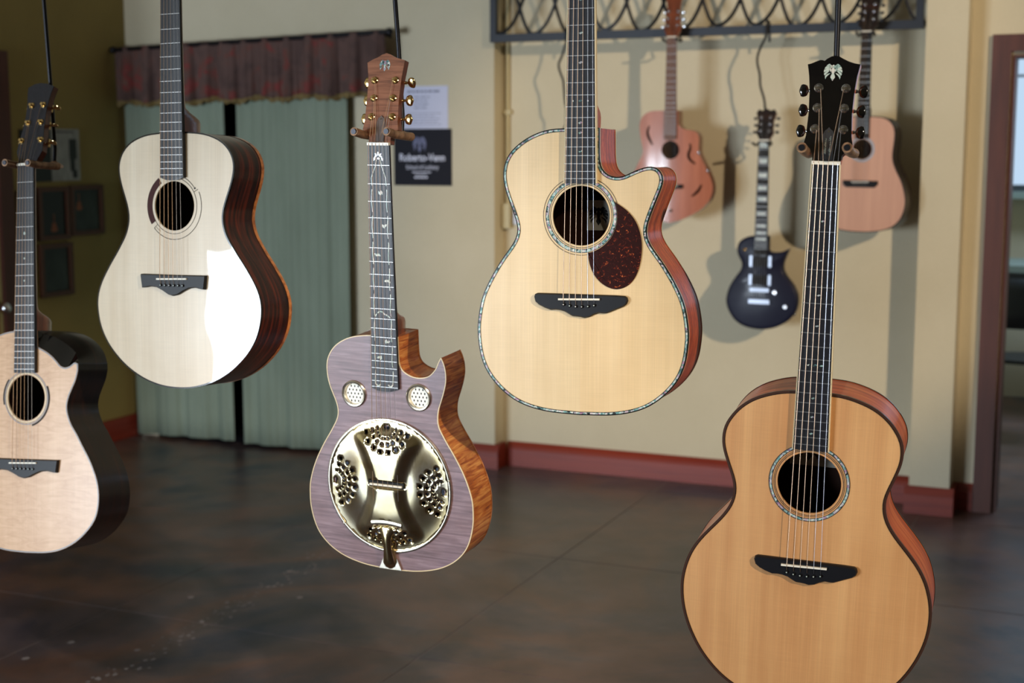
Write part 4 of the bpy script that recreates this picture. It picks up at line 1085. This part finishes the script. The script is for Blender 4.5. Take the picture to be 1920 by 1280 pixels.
# ---------------- resonator guitar
C_low = [(-.107, .136), (-.109, .122), (-.115, .110), (-.125, .093), (-.138, .073), (-.149, .054), (-.159, .035), (-.169, .010), (-.176, -.015), (-.1775, -.035), (-.177, -.060), (-.172, -.086), (-.163, -.110), (-.149, -.129), (-.130, -.145), (-.105, -.158), (-.078, -.166), (-.048, -.171), (0, -.1735)]
C_left = [(0, .290), (-.034, .289), (-.054, .287), (-.074, .283), (-.089, .277), (-.103, .269), (-.115, .258), (-.124, .244), (-.1285, .230), (-.129, .214), (-.127, .197), (-.122, .180), (-.115, .164), (-.1095, .150)] + C_low
C_right = [(-x, y) for x, y in C_low[::-1]] + [(.109, .155), (.116, .175), (.121, .191), (.125, .207), (.126, .220), (.1245, .235), (.121, .247), (.1165, .2560)]
C_cut = [(.1165, .2560), (.111, .246), (.106, .235), (.099, .226), (.090, .2185), (.078, .2148), (.065, .2140), (.053, .2160), (.041, .2215), (.033, .2285), (.0285, .240), (.0272, .258)]
C_loop = loop_of([(C_left, 130), (C_right, 120), (C_cut, 60), ([(.0272, .258), (.0270, .2895)], 12), ([(.0270, .2895), (0, .290)], 8)])
ytC = lambda u, v: 0.0
PC = (0.0, -.004); PR = .1335
scr = [(-.0705, .1725), (.0685, .1765)]
cC = dict(loop=C_loop, yt=ytC, depth=(.080, .088), top=M['flame_grey'], side=M['flame_orange'], holes=[circle(PC[0], PC[1], .118, 64), circle(*scr[0], .0215, 40), circle(*scr[1], .0215, 40)],
    bind=(.0010, .0012, M['creambind']), side_line=(.0012, .0030, M['orangebind']), back_bind=(.003, M['orangebind']),
    scale=.648, fb_end=.1895, fb_round=True, join=.290, frets=21, neck_mat=M['mahogany'], head=HEAD_C, head_mat=M['koa_head'], tuners=[(.0215, .1172), (.0200, .0840), (.0215, .0492)], tuner_mats=(M['gold'], M['gold']), button=(.0080, .0102, .0028),
    twist={(1, 0): 30, (1, 1): 12, (1, 2): 12, (-1, 0): 10, (-1, 1): 5, (-1, 2): 8},
    heel=.070, emblem=(-.003, .1455, .0112, M['pearl']), truss=(M['truss_grey'], .052), saddle_y=-.0165, string_end=(-.068, -.0150), widths=(.0222, .0285))
gC = build_guitar('resonator_guitar', (-0.2369, 2.6835, 0.9104), (-23.1, 3.3, 0.77), 'grey violet resonator guitar with round brass cover plate and orange sides', cC)
m = MB(); m.rings([[(PC[0] + .120 * cos(a), y, PC[1] + .120 * sin(a)) for a in [2 * pi * k / 48 for k in range(48)]] for y in (.001, .030)], False, True); gC.part(m, 'cavity', M['dark'])
def sst(t): t = max(0, min(1, t)); return t * t * (3 - 2 * t)
def plate_y(u, v):
    r = sqrt((u - PC[0]) ** 2 + (v - PC[1]) ** 2)
    w = .030 + 4.2 * (v + .004) ** 2
    h = .0075 * sst((w - abs(u)) / .026 + .5) * sst((.124 - r) / .03)
    h2 = .0080 * sst((.127 - r) / .075)
    return -(.0022 + h + h2)
holes = []
def sq(u, v, s, a):
    pts = []
    for k in range(8):
        b = a + (k // 2) * pi / 2 + (0.28 if k % 2 else -0.28) + pi / 4
        pts.append((u + s * 1.25 * cos(b), v + s * 1.25 * sin(b)))
    return pts
for q in range(4):
    base_a = q * pi / 2          # direction of the group from the centre
    ex, ey = PC[0] + .1165 * cos(base_a), PC[1] + .1165 * sin(base_a)
    holes.append([(ex + .0075 * -sin(base_a) * a + .0045 * cos(base_a) * b, ey + .0075 * cos(base_a) * a + .0045 * sin(base_a) * b) for a, b in ((-1, 0), (-.3, 1), (.3, 1), (1, 0), (.4, -.7), (-.4, -.7))])
    for rad, cnt, size, span in ((.020, 9, .0017, 80), (.0325, 8, .0026, 76), (.0465, 8, .0034, 74)):
        for k in range(cnt):
            f = radians(-span + 2 * span * k / (cnt - 1)); a = base_a + pi + f
            x, y = ex + rad * cos(a), ey + rad * sin(a)
            rr = sqrt((x - PC[0]) ** 2 + (y - PC[1]) ** 2)
            if rr < .121: holes.append(sq(x, y, size, a))
slot = [(-.036, -.0048), (.036, -.0048), (.0385, -.002), (.0385, .0035), (.036, .0062), (-.036, .0062), (-.0385, .0035), (-.0385, -.002)]
slot_h = [(x, y + .0015) for x, y in slot]
pl = fill(circle(PC[0], PC[1], PR - .003, 120), holes + [slot_h], .0048, plate_y)
cp = gC.part(pl, 'cover_plate', M['plate'], smooth=True)
md = cp.modifiers.new('thickness', 'SOLIDIFY'); md.thickness = 0.0006; md.offset = -1
m = MB(); n = 120; prof = [(PR - .0045, -.0022), (PR - .0035, -.0042), (PR - .0010, -.0046), (PR + .0008, -.0036), (PR + .0012, 0.0)]
rg = [[(PC[0] + r * cos(2 * pi * k / n), y, PC[1] + r * sin(2 * pi * k / n)) for k in range(n)] for r, y in prof]
m.rings(rg, False, False); rim = gC.part(m, 'rim', M['nickel'], cp, True)
for k in range(12):
    a = 2 * pi * (k + .35) / 12; m = MB(); c0 = (PC[0] + (PR - .0018) * cos(a), -.0048, PC[1] + (PR - .0018) * sin(a)); m.ball(c0, .0016, .0012, .0016, 8, 5); gC.part(m, 'screw', M['nickel'], cp, True)
# spun cone under the plate
m = MB(); n = 48
m.rings([[(PC[0] + r * cos(2 * pi * k / n), y, PC[1] + r * sin(2 * pi * k / n)) for k in range(n)] for r, y in ((.118, .012), (.100, .014), (.095, .010), (.060, .010), (.025, .008), (.010, .002))], False, True)
gC.part(m, 'resonator_cone', M['cone'], smooth=True)
m = MB(); m.box(-.0375, .0375, -.0125, -.006, -.0040, .0070); gC.part(m, 'slot_well', M['dark'], cp)
m = MB(); m.prism([(-.0345, -.0012), (.0345, -.0012), (.0345, .0024), (-.0345, .0024)], -.0162, -.0080); gC.part(m, 'saddle', M['bone'], cp)
# screens in the upper bout
for (cx, cz) in scr:
    m = MB(); n = 48
    prof = [(.0195, .006), (.0200, -.0010), (.0215, -.0034), (.0240, -.0040), (.0262, -.0026), (.0268, 0)]
    m.rings([[(cx + r * cos(2 * pi * k / n), y, cz + r * sin(2 * pi * k / n)) for k in range(n)] for r, y in prof], False, False); sr = gC.part(m, 'screen_ring', M['nickel'], smooth=True)
    hs = []
    for i in range(-3, 4):
        for j in range(-2, 3):
            x = cx + (i + (.5 if j % 2 else 0)) * .0076; z = cz + j * .0072
            if (x - cx) ** 2 + (z - cz) ** 2 < .0168 ** 2: hs.append([(x - .0016, z), (x, z - .0028), (x + .0016, z), (x, z + .0028)])
    pl = fill(circle(cx, cz, .0197, 40), hs, 0, lambda u, v: .0022); so = gC.part(pl, 'screen', M['screen'], sr)
    m = MB(); m.rings([[(cx + r * cos(2 * pi * k / n), y, cz + r * sin(2 * pi * k / n)) for k in range(n)] for r, y in ((.0205, .005), (.0205, .012))]); gC.part(m, 'screen_backing', M['dark'], sr)
# tailpiece
m = MB(); secs = []
for v, w, y, t in ((-.084, .020, -.0150, .0035), (-.092, .015, -.0158, .0045), (-.104, .0105, -.0160, .0060), (-.118, .0088, -.0145, .0062), (-.132, .0092, -.0125, .0065), (-.146, .0115, -.0105, .0070), (-.157, .0130, -.0090, .0065), (-.166, .0095, -.0065, .0050), (-.170, .0040, -.004, .0025)):
    secs.append([(w * cos(a), y + t * sin(a), v) for a in [2 * pi * k / 16 for k in range(16)]])
m.rings(secs); tp = gC.part(m, 'tailpiece', M['plate'], smooth=True)
m = MB(); secs = []
for k in range(13):
    u = -.0325 + .065 * k / 12; vv = -.0735 + 9.0 * (u * u) * -.35
    secs.append([(u, -.0125 + .0058 * sin(a), vv + .0085 * cos(a)) for a in [2 * pi * j / 12 for j in range(12)]])
m.rings(secs); gC.part(m, 'crossbar', M['nickel'], tp, True)
for k in range(6):
    u = -.0285 + .0114 * k; m = MB(); m.ball((u, -.0150, -.0865 - 2.2 * u * u), .0042, n=10, m=7); gC.part(m, 'string_ball', M['nickel'], tp, True)
bp = [(-.0100, -.128), (-.0120, -.142), (-.0170, -.155), (-.0240, -.1715), (.0240, -.1715), (.0170, -.155), (.0120, -.142), (.0100, -.128)]
m = MB(); m.prism(bp, -.0050, .0002); gC.part(m, 'tail_plate', M['nickel'], tp)
# pearl vine on the fretboard
fbC = [o for o in gC.root.children if o.name.startswith('fretboard')][0]
hwC = lambda v: hwid(v, .648, .0222, .0285)
yv = -.0080
for sg in (-1, 1):
    m = MB(); N_ = 60; L_ = []
    for k in range(N_ + 1):
        v = lerp(.616, .197, k / N_); w = hwC(v) * (.66 + .03 * sin(k * .9 + sg))
        if k < 4: w *= (.25 + .19 * k)
        L_.append((sg * w, v + (.006 if k == 0 else 0)))
    vs = []; fs = []
    for k, (u, v) in enumerate(L_): vs += [(u - .0008, yv, v), (u + .0008, yv, v)]
    for k in range(N_):
        if k % 7 != 6: fs.append((2 * k, 2 * k + 1, 2 * k + 3, 2 * k + 2))
    m.add(vs, fs); gC.part(m, 'vine_inlay', M['pearl_white'], fbC)
def leaf(cu, cv, ang, ln, wd, mt=M['pearl_white']):
    m = MB(); P = [(0, 0), (.3, .8), (.6, .9), (.8, .45), (1, 0), (.75, -.6), (.45, -.9), (.2, -.6)]
    m.add([(cu + ln * (x - .5) * cos(ang) - wd * y * sin(ang), yv, cv + ln * (x - .5) * sin(ang) + wd * y * cos(ang)) for x, y in P], [tuple(range(8))]); gC.part(m, 'leaf_inlay', mt, fbC)
fmC = lambda k: .648 * (2 ** (-(k - 1) / 12) + 2 ** (-k / 12)) / 2
for k, du, a in ((3, .001, 2.2), (3, .005, -1.1), (5, .011, .7), (5, .007, 2.2), (7, -.010, 2.6), (7, -.004, -.5), (9, .010, .2), (9, .015, -.6), (15, .011, .4), (15, .006, 1.4), (17, -.010, .3), (17, -.006, 1.4)):
    leaf(du, fmC(k) + .001 * (du * 300 % 2 - 1), a, .0095, .0026)
for du, dv, a in ((-.014, -.003, .9), (-.008, .003, .6), (-.002, .004, -.2), (.003, .001, -.9), (.009, -.002, -.6), (.014, -.005, -.7)): leaf(du, fmC(12) + dv, a, .0085, .0016)
for du, dv, a in ((0, .009, 1.57), (-.005, .004, .5), (.005, .004, 2.6), (0, 0, 0), (-.008, -.001, 1.2), (.008, -.001, 1.9), (-.004, .007, 2.4), (.004, .007, .7)): leaf(du, .624 + dv, a, .0072, .0018, M['pearl'])
for sg in (-1, 1):
    m = MB(); arcband(m, sg * .013, .199, .0032, .0058, pi + .2, 2 * pi - .2, lambda u, v: yv, 0, 12); gC.part(m, 'crescent_inlay', M['pearl_white'], fbC)
hanger(gC, .648, 'iron ceiling rod holding the resonator guitar', tilt=(-.062, 0))

# ================================================================== GUITARS ON THE BACK WALL
WY = -23.6
# pinkish dreadnought
HALF_H = [(0, .272), (.022, .2715), (.060, .270), (.090, .264), (.113, .251), (.129, .228), (.135, .198), (.133, .160), (.1295, .118), (.133, .084), (.151, .043), (.170, .008), (.185, -.038), (.191, -.079), (.185, -.121), (.168, -.157), (.139, -.184), (.094, -.200), (.042, -.208), (0, -.209)]
cH = dict(loop=mirror_half(HALF_H, 80), depth=(.100, .115), hole=(.135, .042), top=M['salmon_top'], side=M['rosewood_black'], bind=(.003, .006, M['ebony_matte']), yt=dome_fn(8, 8),
    rosette=[(.044, .053, M['graybind'], 0, 360)], scale=.613, fb_end=.18, join=.272, frets=19, fb_mat=M['ebony_matte'], neck_mat=M['rosewood_black'], head=[(x * 1.1, y) for x, y in HEAD_C], head_mat=M['rosewood_black'],
    tuners=TUN, tuner_mats=(M['chrome'], M['darkmetal']), heel=.08, bridge_mat=M['ebony_matte'], bridge=[(-.073, .006), (.073, .006), (.073, -.010), (.060, -.022), (-.060, -.022), (-.073, -.010)], pins=(-.012, 0))
gH = build_guitar('acoustic_guitar', W(-1.058, BACK - .28, 1.414), (-30.5, 0, .7), 'pinkish dreadnought guitar with black edging hanging on the yellow wall', cH, 'guitars hanging on the back wall')
# salmon cutaway with scroll slots
F_low = [(-.125, .146), (-.142, .110), (-.164, .065), (-.182, .020), (-.187, -.016), (-.174, -.061), (-.137, -.103), (-.090, -.131), (-.043, -.152), (0, -.164)]
F_left = [(0, .328), (-.036, .3275), (-.075, .327), (-.103, .322), (-.132, .302), (-.144, .269), (-.141, .228), (-.133, .187)] + F_low
F_right = [(-x, y) for x, y in F_low[::-1]] + [(.124, .178), (.1245, .205), (.118, .229), (.100, .239), (.080, .2425), (.055, .247), (.040, .257), (.033, .270)]
def thick(pts, w, n=14):
    P = cr(pts, n); a = []; b = []
    for i, p in enumerate(P):
        t = (P[min(i + 1, n - 1)] - P[max(i - 1, 0)]).normalized(); nn = Vector((-t.y, t.x)); ww = w * (.45 + .55 * sin(pi * (i + .5) / n))
        a.append(tuple(p + nn * ww)); b.append(tuple(p - nn * ww))
    return a + b[::-1]
cF = dict(loop=loop_of([(F_left, 90), (F_right, 90), ([(.033, .270), (.032, .327)], 10), ([(.032, .327), (0, .328)], 6)]), depth=(.085, .095), hole=(.156, .040), top=M['salmon'], side=M['mahogany'], yt=dome_fn(.9, 3.0, 0, .3), rim=M['orangebind'],
    holes=[thick([(-.097, .262), (-.106, .238), (-.102, .215), (-.082, .178)], .006), thick([(.085, .184), (.090, .165), (.079, .137), (.088, .112), (.112, .096)], .006), thick([(.140, .006), (.125, -.022), (.098, -.046)], .006)],
    scale=.640, fb_end=.205, fb_round=True, join=.328, frets=18, neck_mat=M['mahogany'], fb_mat=M['brown_board'], head=[(x * 1.05, y) for x, y in HEAD_A], head_mat=M['mahogany'],
    tuners=TUN, tuner_mats=(M['chrome'], M['chrome']), heel=.07, bridge_mat=M['ebony_matte'], bridge=[(-.06, .006), (.06, .006), (.06, -.012), (-.06, -.012)])
gF = build_guitar('acoustic_guitar', W(-1.887, BACK - .28, 1.390), (-19.5, 0, 0), 'salmon mahogany cutaway guitar with curved sound slots on the back wall', cF, 'guitars hanging on the back wall')
for u, v in ((.127, .144), (.166, .067), (.006, -.109)):
    m = MB(); m.ball((u, cF['yt'](u, v) - .004, v), .008, .006, .008, 10, 6); gF.part(m, 'knob', M['chrome'], smooth=True)
# midnight blue electric
G_pts = [(-.027, .234), (-.050, .232), (-.072, .225), (-.098, .207), (-.108, .177), (-.102, .146), (-.085, .114), (-.089, .084), (-.113, .050), (-.137, .009), (-.150, -.036), (-.150, -.068), (-.134, -.108), (-.105, -.144), (-.063, -.166), (-.014, -.1745), (.031, -.173), (.079, -.160), (.123, -.133), (.154, -.095), (.165, -.055), (.162, -.015), (.143, .024), (.118, .055), (.100, .082), (.096, .112), (.106, .146), (.121, .182)]
G_loop = loop_of([(G_pts, 150), ([(.121, .182), (.095, .170), (.071, .164), (.043, .164), (.030, .172)], 30), ([(.030, .172), (.0295, .234)], 10), ([(.0295, .234), (-.027, .234)], 8)])
GG = Guitar('electric_guitar', W(-1.484, BACK - .24, .942), (WY, 0, .4), -.1745, 'midnight blue single cutaway electric guitar with block inlays on the back wall', 'guitars hanging on the back wall')
ringsG = [[(p[0], .050, p[1]) for p in offset_loop(G_loop, .003)], [(p[0], .046, p[1]) for p in G_loop], [(p[0], .010, p[1]) for p in G_loop], [(p[0], .006, p[1]) for p in offset_loop(G_loop, .004)]]
inn = [(u * .80 + .002, (v - .03) * .82 + .03) for u, v in G_loop]
ringsG += [[(p[0] * .92 + .001, .0055, (p[1] - .03) * .93 + .03) for p in G_loop], [(p[0], .0005, p[1]) for p in inn]]
m = MB(); m.rings(ringsG); GG.part(m, 'body', M['navy_lacquer'], smooth=60)
cG = dict(scale=.643, fb_mat=M['ebony_matte'], fb_end=.152, join=.20, frets=22, neck_mat=M['mahogany'], widths=(.0225, .0290), heel=.03, head=[(-.022, 0), (-.026, .012), (-.037, .030), (-.034, .060), (-.034, .090), (-.044, .120), (-.034, .136), (-.018, .130), (0, .139), (.018, .130), (.034, .136), (.044, .120), (.034, .090), (.034, .060), (.037, .030), (.026, .012), (.022, 0)], head_mat=M['rosewood_black'],
    tuners=[(.020, .100), (.020, .070), (.020, .040)], tuner_mats=(M['chrome'], M['darkmetal']), marks=[(k, 0, 'block', 0, M['pearl_white']) for k in (1, 3, 5, 7, 9, 12, 15, 17, 19)], bronze=False, spread=(.025, .0175), saddle_y=-.0135, string_end=(-.045, -.010))
cG['edge'] = edge_of(cG['head'])
build_neck(GG, cG); HG = build_head(GG, cG); build_strings(GG, cG, HG)
for v0, v1 in ((.102, .146), (.022, .064)):
    m = MB(); m.box(-.034, .034, -.007, .004, v0, v1); pk = GG.part(m, 'pickup', M['ebony_matte'])
    for sg in (-1, 1):
        m = MB(); m.box(sg * .048 if sg < 0 else .036, -.036 if sg < 0 else .048, -.005, .004, v0 - .002, v1 + .002); GG.part(m, 'mounting_ring', M['dull_chrome'], pk)
m = MB(); m.box(-.042, .042, -.012, .002, -.008, .008); br = GG.part(m, 'bridge', M['dull_chrome'])
for k in range(6):
    m = MB(); u = -.025 + .01 * k; m.box(u - .003, u + .003, -.0135, -.010, -.006, .006); GG.part(m, 'string_saddle', M['dull_chrome'], br)
m = MB(); m.box(-.046, .046, -.013, .002, -.060, -.042); GG.part(m, 'tailpiece', M['dull_chrome'])
for u, v in ((.068, -.008), (.116, -.069)):
    m = MB(); n = 16
    m.rings([[(u + r * cos(2 * pi * k / n), y, v + r * sin(2 * pi * k / n)) for k in range(n)] for r, y in ((.010, .004), (.010, -.010), (.008, -.014))]); GG.part(m, 'knob', M['chrome'], smooth=35)
m = MB(); m.ball((-.073, -.001, .173), .007, .004, .007, 12, 6); m.tube([(-.073, -.002, .173), (-.071, -.016, .176)], .0025, 8); GG.part(m, 'toggle_switch', M['gold'], smooth=True)
m = MB(); m.ball((.153, .022, -.102), .006, .006, .006, 10, 6); GG.part(m, 'strap_button', M['chrome'], smooth=True)
